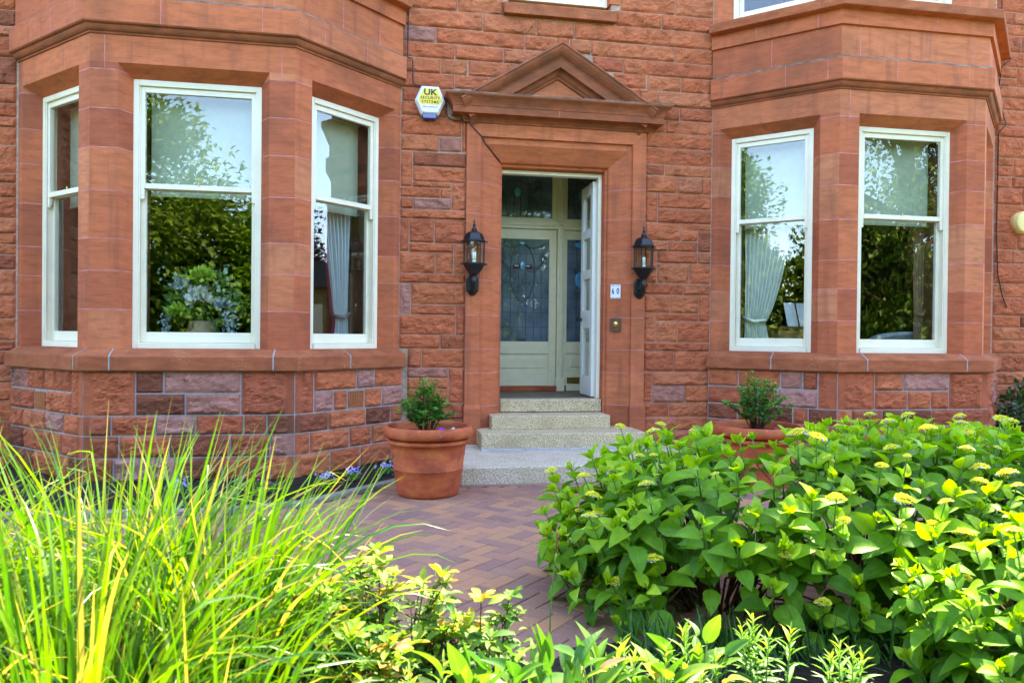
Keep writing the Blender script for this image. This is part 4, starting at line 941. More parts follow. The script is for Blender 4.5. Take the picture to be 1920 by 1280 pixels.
def leaf_tpl(nl=6, width=.3, fold=.12, droop=.15, tip=1.0, cols=2, serr=0, peak=.42, curl=0):
    # unit length leaf along +y, upper face +z
    vs = []
    for i in range(nl+1):
        t = i/nl
        wd = width*(math.sin(math.pi*min(1, t**(math.log(.5)/math.log(peak))))**.85)*(1 if t < .85 else 1)
        if i == nl: wd = .004
        if i == 0: wd = .012
        if serr and 0 < i < nl: wd *= 1+(serr if i % 2 else -serr)
        zc = -droop*t*t+curl*math.sin(t*3.1)
        for c in range(-cols, cols+1):
            q = c/cols; vs.append((q*wd, t*(1-.08*droop), zc+abs(q)*fold*(wd/width)+.02*math.sin(t*9+q*4)*fold))
    k = 2*cols+1
    fs = [(i*k+c, i*k+c+1, (i+1)*k+c+1, (i+1)*k+c) for i in range(nl) for c in range(2*cols)]
    return vs, fs
def leafmesh(name, groups, mat, parent):
    VV = []; FF = []; TT = []; U = []; W = []; off = 0
    for (tv, tf), L_ in groups:
        if not L_: continue
        V, F, T = leaves_np(tv, tf, [x[0] for x in L_], [x[1] for x in L_], [x[2] for x in L_], [x[3] for x in L_], tint=[x[4] for x in L_])
        b = np.asarray(tv); wmax = np.abs(b[:, 0]).max(); U.append(np.tile(b[:, 0]/wmax, len(L_))); W.append(np.tile(b[:, 1], len(L_)))
        VV.append(V); FF.append(F+off); TT.append(T); off += len(V)
    return np_mesh(name, np.concatenate(VV), np.concatenate(FF), mat, parent, np.concatenate(TT), uv=(np.concatenate(U), np.concatenate(W)))
def rvec(n): v = rng.normal(size=(n, 3)); return v/np.linalg.norm(v, axis=1)[:, None]
M['arrleaf'] = m_leaf('arrangement_leaves', [(0, (.05, .16, .03)), (.6, (.12, .28, .05)), (1, (.35, .5, .35))], trans=.2)
fa = empty('flower_arrangement', (-1.6, -.3, .95), 'flower arrangement with a white rose and trailing blooms in the left bay window', 'flowers')
vx, vy, vz = -1.6, -.30, .985
m = MB(); m.lathe([(0, 0), (.09, 0), (.13, .06), (.15, .16), (.14, .26), (.12, .33), (.125, .36), (.11, .36), (.1, .3), (0, .3)], 28, (vx, vy, vz)); m.build('vase', M['vase'], fa, smooth=True)
def ball(mat, name, c, r, n, seed, pw=.5):
    rg = np.random.default_rng(seed); d = rg.normal(size=(n, 3)); d[:, 2] = np.abs(d[:, 2])*.8+.05*d[:, 2]; d /= np.linalg.norm(d, axis=1)[:, None]
    tv, tf = leaf_tpl(3, pw, .3, -.25, cols=1); p = np.array(c)+d*r*rg.uniform(.3, .75, (n, 1))
    V, F, T = leaves_np(tv, tf, p, d+rg.normal(size=(n, 3))*.35, rvec(n), rg.uniform(.45, .75, n)*r); np_mesh(name, V, F, M[mat], fa)
ball('petal', 'rose', (vx+.0, vy-.16, vz+.55), .11, 90, 1); ball('limepetal', 'bloom', (vx+.02, vy-.1, vz+.74), .1, 160, 2, .35); ball('limepetal', 'bloom', (vx-.2, vy-.12, vz+.42), .09, 140, 3, .35)
ball('bluepetal', 'bloom', (vx-.16, vy-.1, vz+.66), .075, 90, 4, .35); ball('bluepetal', 'bloom', (vx+.2, vy-.12, vz+.48), .08, 100, 5, .35)
rg = np.random.default_rng(9); n = 420; d = rg.normal(size=(n, 3)); d[:, 2] *= .7; d /= np.linalg.norm(d, axis=1)[:, None]
p = np.array((vx, vy, vz+.54))+d*np.array((.34, .16, .3))*rg.uniform(.4, 1, (n, 1)); tv, tf = leaf_tpl(4, .28, .1, .15, cols=1)
V, F, T = leaves_np(tv, tf, p, d+rg.normal(size=(n, 3))*.5, rvec(n), rg.uniform(.05, .1, n), tint=rg.uniform(0, .8, n)); np_mesh('greenery', V, F, M['arrleaf'], fa, T)
for sx, ln_ in ((-.28, .42), (.25, .5), (.29, .4)):
    n = 130; t = rg.uniform(0, 1, n); p = np.stack([vx+sx+rg.normal(size=n)*.025*(1.2-t), vy-.16+rg.normal(size=n)*.025, vz+.45-t*ln_], 1)
    tv, tf = leaf_tpl(3, .4, .2, .1, cols=1); V, F, T = leaves_np(tv, tf, p, rg.normal(size=(n, 3)), rvec(n), rg.uniform(.022, .036, n)); np_mesh('trailing_bloom', V, F, M['bluepetal'], fa)
for sx, sz in ((-.36, .78), (-.26, .82), (.22, .86), (.3, .78)):
    n = 16; t = np.linspace(.3, 1, n); p = np.stack([vx+sx*t, np.full(n, vy-.1), vz+.4+(sz-.4)*t], 1)+rg.normal(size=(n, 3))*.02
    tv, tf = leaf_tpl(4, .45, .1, .1, cols=1); V, F, T = leaves_np(tv, tf, p, rg.normal(size=(n, 3))+np.array((0, 0, .5)), rvec(n), rg.uniform(.03, .05, n), tint=np.full(n, 1.)); np_mesh('eucalyptus_sprig', V, F, M['arrleaf'], fa, T)
tb = empty('window_table', (-1.6, -.4, .9), 'dark wooden table carrying the flower arrangement', 'table')
m = MB(); m.box(-2.25, -.95, -.68, -.1, .955, .995); m.build('table_top', M['wood'], tb, bevel=.005)
m = MB(); m.box(-2.1, -2.04, -.6, -.54, .9, .955); m.box(-1.16, -1.1, -.6, -.54, .9, .955); m.build('table_frame', M['wood'], tb)
# writing table with sheet music in the right bay
wt = empty('side_table', (4.25, .1, .56), 'light wooden side table with a dark top behind the cream curtain', 'table')
F = FR_['left']; bx_ = Vector(fpt(F, .60, DEP+.62, 0))
m = MB(); m.box(bx_.x-.30, bx_.x+.30, bx_.y-.2, bx_.y+.2, 1.345, 1.37); m.build('table_top', M['wood'], wt, bevel=.004)
m = MB(); m.box(bx_.x-.24, bx_.x+.24, bx_.y-.15, bx_.y+.15, .6, 1.345); m.build('table_body', M['lightwood'], wt, bevel=.004)
sm = empty('sheet_music', (bx_.x+.1, bx_.y, 1.37), 'printed sheets leaning open on the side table by the cream curtain', 'paper sheets')
for i, (dx, rz) in enumerate(((-.06, .9), (.12, .25))):
    m = MB(); c, s = math.cos(rz-.55), math.sin(rz-.55); u = Vector((c, s, 0)); v = Vector((-.18*-s*0-.12, .16, .97)).normalized(); o_ = bx_+Vector((dx, -.12, 1.372)); nn = u.cross(v)
    P = [o_-u*.085, o_+u*.085, o_+u*.085+v*.26, o_-u*.085+v*.26]; m.hexa([tuple(p) for p in P]+[tuple(p-nn*-.003) for p in P])
    for k in range(9):
        a = o_+v*(.03+.024*k)-nn*.0012; m.hexa([tuple(q) for q in (a-u*.065, a+u*.065, a+u*.065+v*.007, a-u*.065+v*.007)]+[tuple(q-nn*.0006) for q in (a-u*.065, a+u*.065, a+u*.065+v*.007, a-u*.065+v*.007)], 1)
    m.build('sheet', [M['paper'], M['lead']], sm)
ch = empty('armchair', (5.55, -.1, .56), 'grey upholstered chair back behind the right bay front window', 'chair')
m = MB(); pts = []
for i in range(33):
    t = i/32; a = -1+2*t; pts.append((5.5+.42*a, 1.05+.27*(max(0, 1-abs(a)**3.2))**.5*(1+.12*a)))
pf = [(5.08, .56)]+pts+[(5.92, .56)]
n = len(pf); A = [(x, -.38+.06*((x-5.5)/.4)**2, z) for x, z in pf]; B = [(x, -.24+.06*((x-5.5)/.4)**2, z) for x, z in pf]
m.add(A+B, [tuple(range(n))[::-1], tuple(range(n, 2*n))]+[(i, (i+1) % n, n+(i+1) % n, n+i) for i in range(n)]); m.build('chair_back', M['chair'], ch, bevel=.03, seg=4)
m = MB(); m.box(5.12, 5.88, -.24, .35, .7, .95); m.build('chair_seat', M['chair'], ch, bevel=.05, seg=4)
# ------------------------------------------------------------------ pots
M['potplant'] = m_leaf('potted_shrub_leaves', [(0, (.035, .13, .025)), (.5, (.09, .26, .03)), (1, (.28, .42, .045))], trans=.3)
M['stem'] = simple('brown_stem', (.085, .045, .025), .8, .2, var=.3, sc_=30)
M['greenstem'] = simple('green_stem', (.09, .19, .03), .6, .3, var=.2)
M['violet'] = simple('violet_petals', (.25, .02, .4), .6, .2); M['pinkpetal'] = simple('pink_petals', (.6, .08, .3), .6, .2); M['lilac'] = simple('lilac_petals', (.32, .28, .7), .6, .2, var=.3, sc_=60)
def make_pot(loc, label, rx=1.0):
    r = empty('terracotta_pot', loc, label, 'plant pot', 'terracotta pots beside the steps')
    m = MB(); s = rx
    prof = [(0, .0), (.222, 0), (.236, .006), (.243, .03), (.262, .155), (.268, .2), (.275, .207), (.275, .214), (.27, .221), (.289, .36), (.297, .40), (.318, .405), (.322, .415), (.318, .43), (.3, .436)]
    m.lathe([(a*s, b) for a, b in prof], 56, loc, wob=.006); m.build('pot_body', M['terracotta'], r, smooth=True)
    m = MB(); pr = [(.302, .446), (.328, .45), (.341, .462), (.346, .488), (.343, .513), (.332, .53), (.318, .536), (.306, .53), (.3, .5), (.285, .43)]
    m.lathe([(a*s, b) for a, b in pr], 56, loc, wob=.006); m.build('rim', M['terracotta'], r, smooth=True)
    m = MB(); vs = [(loc[0], loc[1], loc[2]+.475)]
    for i in range(1, 7):
        for k in range(36):
            a = k*math.pi/18; q = .298*s*i/6; vs.append((loc[0]+q*math.cos(a), loc[1]+q*math.sin(a), loc[2]+.468+.018*noise.noise(Vector((q*14*math.cos(a), q*14*math.sin(a), loc[0])))))
    fs = [(0, 1+k, 1+(k+1) % 36) for k in range(36)]+[(1+i*36+k, 1+(i+1)*36+k, 1+(i+1)*36+(k+1) % 36, 1+i*36+(k+1) % 36) for i in range(5) for k in range(36)]
    m.add(vs, fs); m.build('potting_soil', M['soil'], r, smooth=True)
    return r
P1 = (.377, -1.65, 0); P2 = (3.17, -1.6, -.03)
pot1 = make_pot(P1, 'weathered terracotta pot left of the steps on the brick paving')
pot2 = copy_tree(pot1); pot2.location = P2; pot2['label'] = 'terracotta pot behind the hydrangea, in front of the right bay'; pot2.scale = (1.12, 1.12, 1.0)
def shrub(loc, h, spread, seed, label, nst=16, lsz=.05):
    rg = np.random.default_rng(seed); r = empty('potted_shrub', loc, label, 'shrub'); m = MB(); pos = []; dr_ = []; tn = []; sz = []
    for k in range(nst):
        a = rg.uniform(0, 6.28); q = rg.uniform(.1, 1)**.7; hh = h*(1-.62*q**1.3)*rg.uniform(.75, 1.08)
        p0 = np.array(loc)+np.array((.04*math.cos(a), .04*math.sin(a), 0)); p1 = np.array(loc)+np.array((spread*q*math.cos(a), spread*q*math.sin(a), hh)); mid = (p0+p1)/2+np.array((.2*spread*q*math.cos(a)*-.4, 0, .12*h))
        P = [p0, p0*.3+mid*.7, mid*.6+p1*.4, p1]; m.tube(P, [.004, .0035, .0025, .0015], 5)
        nn = int(9+16*hh/h)
        for i in range(nn):
            t = rg.uniform(.15, 1)**.8; c = p0*(1-t)**2+2*mid*t*(1-t)+p1*t*t
            for sg in (1, -1):
                d = rg.normal(size=3); d[2] = abs(d[2])*.5+.25; d /= np.linalg.norm(d); pos.append(c+d*.012); dr_.append(d); sz.append(lsz*rg.uniform(.55, 1.15)*(1-.4*t)); tn.append(min(1, rg.uniform(0, .45)+.6*max(0, t-.55)*2*rg.random()))
    m.build('stem', M['stem'], r, smooth=True)
    tv, tf = leaf_tpl(5, .3, .12, .25, cols=1); V, F, T = leaves_np(tv, tf, pos, dr_, np.tile((0, 0, 1.), (len(pos), 1))+rg.normal(size=(len(pos), 3))*.4, sz, tint=tn)
    np_mesh('foliage', V, F, M['potplant'], r, T); return r
shrub((.36, -1.66, .47), .5, .24, 1, 'bushy green shrub growing in the pot left of the steps', 30, .06)
shrub((3.17, -1.6, .46), .5, .34, 2, 'loose spiky shrub in the pot before the right bay', 34, .055)
def small_flower(name, loc, n, spread, h, mat, label, cat, group, seed, fs=.018, green=40):
    rg = np.random.default_rng(seed); r = empty(name, loc, label, cat, group)
    tv, tf = leaf_tpl(3, .25, .1, .2, cols=1); p = np.array(loc)+rg.normal(size=(green, 3))*np.array((spread, spread, 0))*.6+np.array((0, 0, 1))*rg.uniform(.0, h*.6, (green, 1)); d = rg.normal(size=(green, 3)); d[:, 2] = np.abs(d[:, 2])
    V, F, T = leaves_np(tv, tf, p, d, rvec(green), rg.uniform(.02, .045, green), tint=rg.uniform(.1, .7, green)); np_mesh('foliage', V, F, M['potplant'], r, T)
    P, D, S = [], [], []
    for k in range(n):
        c = np.array(loc)+np.array((*(rg.normal(size=2)*spread*.7), h*rg.uniform(.6, 1.1))); ax = rg.normal(size=3)*.4+np.array((0, -.5, 1)); ax /= np.linalg.norm(ax); t1 = np.cross(ax, (1, 0, .1)); t1 /= np.linalg.norm(t1); t2 = np.cross(ax, t1)
        for i in range(5):
            a = i*1.2566; P.append(c); D.append(t1*math.cos(a)+t2*math.sin(a)+ax*.25); S.append(fs)
    tv, tf = leaf_tpl(3, .45, .15, .0, cols=1, peak=.6); V, F, T = leaves_np(tv, tf, P, D, np.tile((0, -.3, 1.), (len(P), 1)), S); np_mesh('flower', V, F, M[mat], r); return r
small_flower('pansy', (.47, -1.79, .475), 1, .004, .045, 'violet', 'purple flower in front of the shrub in the left pot', 'flower', None, 1, .032, 14)
small_flower('pansy', (.56, -1.74, .475), 3, .035, .04, 'petal', 'tiny white flowers at the right side of the left pot', 'flower', None, 2, .014, 18)
small_flower('pansy', (.33, -1.86, .475), 3, .03, .035, 'pinkpetal', 'small pink flowers at the front of the left pot', 'flower', None, 3, .014, 14)
small_flower('pansy', (3.27, -1.78, .43), 3, .03, .05, 'pinkpetal', 'small mauve flowers in the pot before the right bay', 'flower', None, 4, .016, 14)
for i, (x, y, mt, lb) in enumerate(((.05, -.92, 'lilac', 'blue lobelia in the bed closest to the terracotta pot'), (-.22, -1.18, 'lilac', 'blue lobelia in the bed second from the terracotta pot'), (-.42, -1.42, 'lilac', 'lilac lobelia at the foot of the left bay behind the grass'), (-.86, -1.55, 'pinkpetal', 'bright pink flower in the bed behind the tall grass'), (-1.5, -1.5, 'lilac', 'lilac flowers under the middle of the left bay, behind the grass'))):
    small_flower('bedding_flower', (x, y, .02), 26 if mt == 'lilac' else 4, .055, .1, mt, lb, 'flower', 'bedding flowers under the left bay', 20+i, .013, 70)
# ------------------------------------------------------------------ hedge at the right
M['hedge'] = m_leaf('glossy_hedge_leaves', [(0, (.012, .05, .014)), (.6, (.03, .1, .02)), (1, (.12, .24, .03))], trans=.2, rough=.3, spec=.6)
def bushmass(name, c, r, n, sz, mat, label, cat, seed, flat=.9):
    rg = np.random.default_rng(seed); o = empty(name, (c[0], c[1], 0), label, cat)
    d = rg.normal(size=(n, 3)); d /= np.linalg.norm(d, axis=1)[:, None]; e = 3.2; k = (np.abs(d)**e).sum(1)**(1/e); p = np.array(c)+d/k[:, None]*np.array(r)*(1-.28*rg.random((n, 1))**2)*(1+.06*np.sin(d[:, :1]*9+d[:, 2:]*7))
    dd = d+rg.normal(size=(n, 3))*.6; tv, tf = leaf_tpl(4, .3, .15, .2, cols=1)
    V, F, T = leaves_np(tv, tf, p, dd, d+rg.normal(size=(n, 3))*.5, rg.uniform(.7, 1.3, n)*sz, tint=np.clip(rg.uniform(0, .7, n)+.3*(rg.random(n) < .1), 0, 1)); np_mesh('foliage', V, F, mat, o, T)
    m = MB()
    for k in range(14):
        q = p[rg.integers(n)]; m.tube([(c[0]+rg.normal()*.05, c[1]+rg.normal()*.05, 0), tuple((np.array(c)+q)/2), tuple(q)], [.012, .007, .003], 5)
    m.build('stem', M['stem'], o); return o
bushmass('evergreen_hedge', (7.28, -.62, .38), (.62, .45, .42), 2600, .06, M['hedge'], 'dark glossy evergreen bush against the wall right of the right bay', 'hedge', 4)
# ------------------------------------------------------------------ hydrangeas
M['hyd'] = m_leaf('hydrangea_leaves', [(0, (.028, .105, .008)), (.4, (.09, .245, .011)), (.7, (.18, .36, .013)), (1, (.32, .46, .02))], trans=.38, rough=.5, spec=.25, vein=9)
M['hydflower'] = m_leaf('hydrangea_buds', [(0, (.4, .44, .02)), (.5, (.8, .7, .025)), (.95, (.9, .76, .05)), (1, (.3, .45, .75))], trans=.15, rough=.6, tcol=(1.1, 1.1, .6))
M['hydstem'] = simple('hydrangea_stem', (.14, .075, .04), .8, .2, var=.35, sc_=20)
HL = [leaf_tpl(9, .33, f, dr, cols=2, serr=.03, peak=.41, curl=cu) for f, dr, cu in ((.10, .28, .04), (.18, .12, .02), (.06, .5, .05), (.22, .35, .0))]
fh_mesh = {}
def flower_head(parent, loc, s, seed, first=[None]):
    key = seed % 6
    if key not in fh_mesh:
        rg = np.random.default_rng(100+key); V = []; F = []; T = []; n = 150
        # domed corymb of small buds on branching pedicels
        oct_v = [(0, 0, 1), (1, 0, 0), (0, 1, 0), (-1, 0, 0), (0, -1, 0), (0, 0, -1)]; oct_f = [(0, 1, 2), (0, 2, 3), (0, 3, 4), (0, 4, 1), (5, 2, 1), (5, 3, 2), (5, 4, 3), (5, 1, 4)]
        for i in range(n):
            q = math.sqrt((i+.5)/n); a = i*2.39996; rr = .5*q*(1+.12*math.sin(a*3+key)); z = .24*(1-q*q)+rg.normal()*.025
            s0 = rg.uniform(.036, .06); b = len(V)
            V += [(rr*math.cos(a)+x*s0, rr*math.sin(a)+y*s0, z+zz*s0*.9) for x, y, zz in oct_v]; F += [tuple(b+k for k in f) for f in oct_f]; T += [1. if (q > .86 and rg.random() < .22) else rg.uniform(.1, .92)]*8
        for i in range(9):
            a = i*.7; b = len(V); e = (.34*math.cos(a), .34*math.sin(a), .08); V += [(-.012, 0, -.22), (.012, 0, -.22), (e[0]+.012, e[1], e[2])]; F.append((b, b+1, b+2)); T.append(0)
        me = bpy.data.meshes.new('flower_head'); me.from_pydata(V, [], F); me.materials.append(M['hydflower'])
        at = me.attributes.new('tint', 'FLOAT', 'FACE'); at.data.foreach_set('value', np.array(T, dtype=np.float32)); fh_mesh[key] = me
    o = bpy.data.objects.new('flower_head', fh_mesh[key]); COL.objects.link(o); o.location = loc; o.scale = (s, s, s); rr = random.Random(seed)
    o.rotation_euler = (rr.uniform(-.3, .25), rr.uniform(-.3, .3), rr.uniform(0, 6)); adopt(o, parent); return o
def hydrangea(label, c, rad, nshoot, seed, nfl, lsz=.13, base_r=.35, low=-.35, bare=None):
    rg = np.random.default_rng(seed); r = empty('hydrangea', (c[0], c[1], 0), label, 'hydrangea'); c = np.array(c); rad = np.array(rad)
    tips = []; tries = 0
    while len(tips) < nshoot and tries < 60000:
        tries += 1
        d = rg.normal(size=3); d /= np.linalg.norm(d)
        if d[2] < low or (d[1] > .55 and d[2] < .5): continue
        e = 3.0; k = (np.abs(d)**e).sum()**(1/e); p = c+d/k*rad*rg.uniform(.86, 1.05)
        p[2] += .05*noise.noise(Vector((p[0]*3, p[1]*3, seed)))
        if any(np.linalg.norm(p-q[0]) < .083 for q in tips): continue
        if bare and bare(p): continue
        tips.append((p, d))
    m = MB(); Ls = [[] for _ in HL]; gm = MB(); nf = 0; order = sorted(range(len(tips)), key=lambda i: rg.random())
    for rank, i in enumerate(order):
        p, d = tips[i]; bx0 = min((c[0]-rad[0]*.52, c[0], c[0]+rad[0]*.5), key=lambda q: abs(q-p[0])); b = np.array((bx0+(p[0]-bx0)*.3+rg.normal()*.04, c[1]+(p[1]-c[1])*.3+rg.normal()*.04, 0))
        ax = d*.55+np.array((0, 0, .9)); ax /= np.linalg.norm(ax); q1 = b+(p-b)*np.array((.36, .36, .5))+rg.normal(size=3)*.015; q2 = p-ax*.16
        m.tube([b, q1, q2], [.0066, .0052, .004], 5); gm.tube([q2, p-ax*.05, p+ax*.015], [.0045, .0035, .003], 5)
        a0 = rg.uniform(0, 6.28); t1 = np.cross(ax, (.3, 1, .2)); t1 /= np.linalg.norm(t1); t2 = np.cross(ax, t1)
        flower = nf < nfl and d[2] > -.3 and rg.random() < (.8 if d[1] < -.15 else .3)
        npair = rg.integers(3, 6) if not (bare and 1. < p[0] < 1.8 and p[1] < -4.5 and p[2] < .45) else 2
        for k in range(npair+1):
            k = min(k, 5); dist = (.0, .05, .115, .19, .28, .36)[k]; el = R((58, 34, 14, -4, -8, -10)[k]+rg.uniform(-14, 14)); sz = lsz*(.62, .95, 1.1, 1.05, 1.0, .95)[k]*rg.uniform(.6, 1.22)
            for sg in (0, math.pi):
                a = a0+k*math.pi/2+sg+rg.uniform(-.35, .35); h = t1*math.cos(a)+t2*math.sin(a); dv = h*math.cos(el)+ax*math.sin(el); 
                if k > 1: dv = dv-np.array((0, 0, .25))
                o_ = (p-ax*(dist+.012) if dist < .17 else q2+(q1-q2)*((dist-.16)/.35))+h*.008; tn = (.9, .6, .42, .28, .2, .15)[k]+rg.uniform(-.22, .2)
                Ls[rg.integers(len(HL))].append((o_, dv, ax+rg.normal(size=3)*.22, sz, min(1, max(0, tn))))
                gm.tube([o_-h*.008, o_+dv/np.linalg.norm(dv)*sz*.12], [.0022, .0016], 4, caps=False)
        if flower:
            s = rg.uniform(.055, .088)*(1 if rg.random() < .8 else .6); tip = p+ax*rg.uniform(.05, .09)
            gm.tube([p, tip-ax*.0], [.003, .0025], 5, caps=False); flower_head(r, tuple(tip), s, int(rg.integers(1000))); nf += 1
        else:
            for k in range(4): Ls[1].append((p, ax+rg.normal(size=3)*.45, t1*math.cos(k*1.57)+t2*math.sin(k*1.57), lsz*rg.uniform(.22, .42), 1.))
    m.build('stem', M['hydstem'], r, smooth=True); gm.build('green_shoot', M['greenstem'], r, smooth=True)
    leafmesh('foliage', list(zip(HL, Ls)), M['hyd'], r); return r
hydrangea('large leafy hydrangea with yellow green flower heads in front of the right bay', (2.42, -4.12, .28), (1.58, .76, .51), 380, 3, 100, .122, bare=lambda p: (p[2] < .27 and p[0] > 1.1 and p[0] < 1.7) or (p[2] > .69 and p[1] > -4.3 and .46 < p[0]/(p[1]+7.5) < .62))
hydrangea('hydrangea at the lower right edge, its leaves catching the sun', (2.72, -5.3, .24), (.85, .5, .38), 130, 8, 14, .115)
# ------------------------------------------------------------------ ornamental grass
M['grass'] = m_leaf('ornamental_grass_blades', [(0, (.018, .08, .01)), (.3, (.05, .17, .013)), (.65, (.1, .235, .014)), (.93, (.18, .27, .016)), (1, (.38, .3, .09))], trans=.42, rough=.32, spec=.5, rib=1, tcol=(1.3, 1.4, .45))
def grass_clump(loc, n, h, seed, label, wid=.0056, reach=.42, side=0):
    rg = np.random.default_rng(seed); r = empty('ornamental_grass', loc, label, 'grass clump', 'ornamental grass clumps in the border'); V = []; F = []; T = []
    for k in range(n):
        a = rg.uniform(0, 6.283); q = rg.random()**.6; b = np.array(loc)+np.array((math.cos(a), math.sin(a), 0))*.13*q
        L_ = h*rg.uniform(.5, 1.08); lean = rg.uniform(.05, .95)*(.35+q); az = a+rg.normal()*.5; out = np.array((math.cos(az), math.sin(az), 0))
        if side: out = out+np.array((side*rg.uniform(0, .8), 0, 0)); out /= np.linalg.norm(out)
        bend = rg.uniform(.05, 1.0)**1.3*2.7; tip = rg.uniform(.5, .8); ns = 11; w = wid*rg.uniform(.65, 1.4); th = lean*.35; p = b.copy(); ds = L_/ns; tw = rg.uniform(-1.6, 1.6); tint0 = min(.98, max(0, rg.normal(.55, .22))); dry = rg.random() < .1
        lat0 = np.cross(out, (0, 0, 1.)); kink = rg.random() < .08; kk = rg.integers(6, 10)
        i0 = len(V)
        for i in range(ns+1):
            t = i/ns; d = out*math.sin(th)+np.array((0, 0, 1))*math.cos(th); lat = lat0*math.cos(tw*t)+np.cross(d, lat0)*math.sin(tw*t); nn = np.cross(lat, d)
            ww = w*min(1, .55+t*2)*(1-max(0, (t-.55)/.45)**1.6)+.0003
            V += [p-lat*ww+nn*ww*.35, p, p+lat*ww+nn*ww*.35]
            if i < ns:
                c = i0+3*i; F += [(c, c+1, c+4, c+3), (c+1, c+2, c+5, c+4)]; tt = min(1, tint0+.22*t*t) if not (dry and t > .8) else 1.; T += [tt, tt]
            p = p+d*ds; th += bend*ds/L_*(.35+1.9*t*t)+(1.1 if kink and i == kk else 0)
    np_mesh('blades', V, F, M['grass'], r, T, uv=(np.tile([-1., 0, 1], len(V)//3), np.zeros(len(V)))); return r
G = [((-1.08, -5.72, 0), 130, 1.0, 'bright grass clump at the lower left corner'), ((-.66, -5.72, 0), 190, 1.02, 'dense bright grass clump in front, at the middle of the grass bed'), ((-1.2, -5.35, 0), 190, 1.04, 'tall grass clump at the left edge below the leftmost window'),
     ((-.78, -5.1, 0), 210, 1.08, 'tall grass clump behind, below the wide bay window'), ((-.46, -5.2, 0), 190, 1.0, 'grass clump nearest the reddish azalea, arching towards the pot'), ((-1.65, -4.95, 0), 150, 1.02, 'grass clump set back at the far left'), ((-.36, -5.8, 0), 70, .8, 'low grass clump beside the azalea stems')]
for i, (l_, n, h, lb) in enumerate(G): grass_clump(l_, int(n*2.0), h*.93, 40+i, lb, side=.5 if 'arching' in lb else 0)
# low dark grass under the hydrangea
M['lowgrass'] = m_leaf('low_dark_grass', [(0, (.012, .06, .012)), (1, (.06, .18, .03))], trans=.3)
rg = np.random.default_rng(77); n = 520; p = np.stack([rg.uniform(.95, 2.4, n), rg.uniform(-5.0, -4.62, n), np.zeros(n)], 1); d = rg.normal(size=(n, 3))*.45; d[:, 2] = 1
tv, tf = leaf_tpl(5, .03, .02, .35, cols=1, peak=.3); V, F, T = leaves_np(tv, tf, p, d, rvec(n)+np.array((0, 0, .2)), rg.uniform(.08, .22, n), tint=rg.random(n)); tag(np_mesh('undergrowth_grass', V, F, M['lowgrass'], None, T), 'dark narrow grass growing around the hydrangea stems', 'grass', kind='stuff')
# ------------------------------------------------------------------ azalea with whorled leaves
M['azalea'] = m_leaf('azalea_leaves', [(0, (.035, .13, .025)), (.4, (.11, .24, .03)), (.75, (.25, .34, .04)), (.93, (.42, .26, .055)), (1, (.45, .14, .05))], trans=.35, rough=.55, spec=.22)
AZ = [leaf_tpl(5, .21, .1, d_, cols=1, peak=.62) for d_ in (.05, .3, .5)]
def azalea(loc, h, spread, nst, seed, label, skew=0):
    rg = np.random.default_rng(seed); r = empty('azalea', loc, label, 'shrub', 'azaleas in the border'); m = MB(); Ls = [[], [], []]
    for k in range(nst):
        a = rg.uniform(0, 6.28); q = rg.random()**.5; tip = np.array(loc)+np.array((spread*q*math.cos(a)+skew*q, spread*.6*q*math.sin(a), h*(1-.42*q*q)*rg.uniform(.62, 1.02))); b = np.array(loc)+np.array((math.cos(a)*.05, math.sin(a)*.05, 0)); mid = b*.5+tip*.5+np.array((0, 0, -.03))+rg.normal(size=3)*.02
        m.tube([b, mid, tip], [.0055, .004, .002], 5)
        ends = [(tip, 1.)]
        for j in range(rg.integers(1, 3)):
            t = rg.uniform(.5, .8); s0 = b*(1-t)**2+2*mid*t*(1-t)+tip*t*t; e = s0+rg.normal(size=3)*np.array((.06, .06, .02))+np.array((0, 0, rg.uniform(.04, .11))); m.tube([s0, e], [.003, .0015], 4); ends.append((e, .8))
        for e, sc0 in ends:
            warm = rg.random() < .5; n1 = rg.integers(6, 10); a0 = rg.uniform(0, 6)
            for i in range(n1):
                aa = a0+i*2.4; el = R(rg.uniform(8, 62)); d = np.array((math.cos(aa)*math.cos(el), math.sin(aa)*math.cos(el), math.sin(el))); Ls[rg.integers(3)].append((e-np.array((0, 0, .018*rg.random())), d, np.array((0, 0, 1.))+rg.normal(size=3)*.2, .066*sc0*rg.uniform(.6, 1.2), rg.uniform(.45, 1) if warm else rg.uniform(.1, .68)))
            for i in range(9):
                d = rg.normal(size=3)*.5; d[2] = .1; Ls[1].append((e-np.array((0, 0, rg.uniform(.03, .2)))+rg.normal(size=3)*.01, d, np.array((0, 0, 1.)), .055*rg.uniform(.6, 1.1), rg.uniform(0, .35)))
    m.build('stem', M['stem'], r, smooth=True); leafmesh('foliage', list(zip(AZ, Ls)), M['azalea'], r); return r
azalea((.02, -5.02, 0), .54, .3, 34, 5, 'azalea with reddish new leaves right of the tall grass'); azalea((.32, -5.1, 0), .46, .2, 11, 6, 'smaller azalea with brown stems left of the thin flower spike'); azalea((-.14, -5.35, 0), .55, .22, 16, 9, 'azalea half hidden in the tall grass')
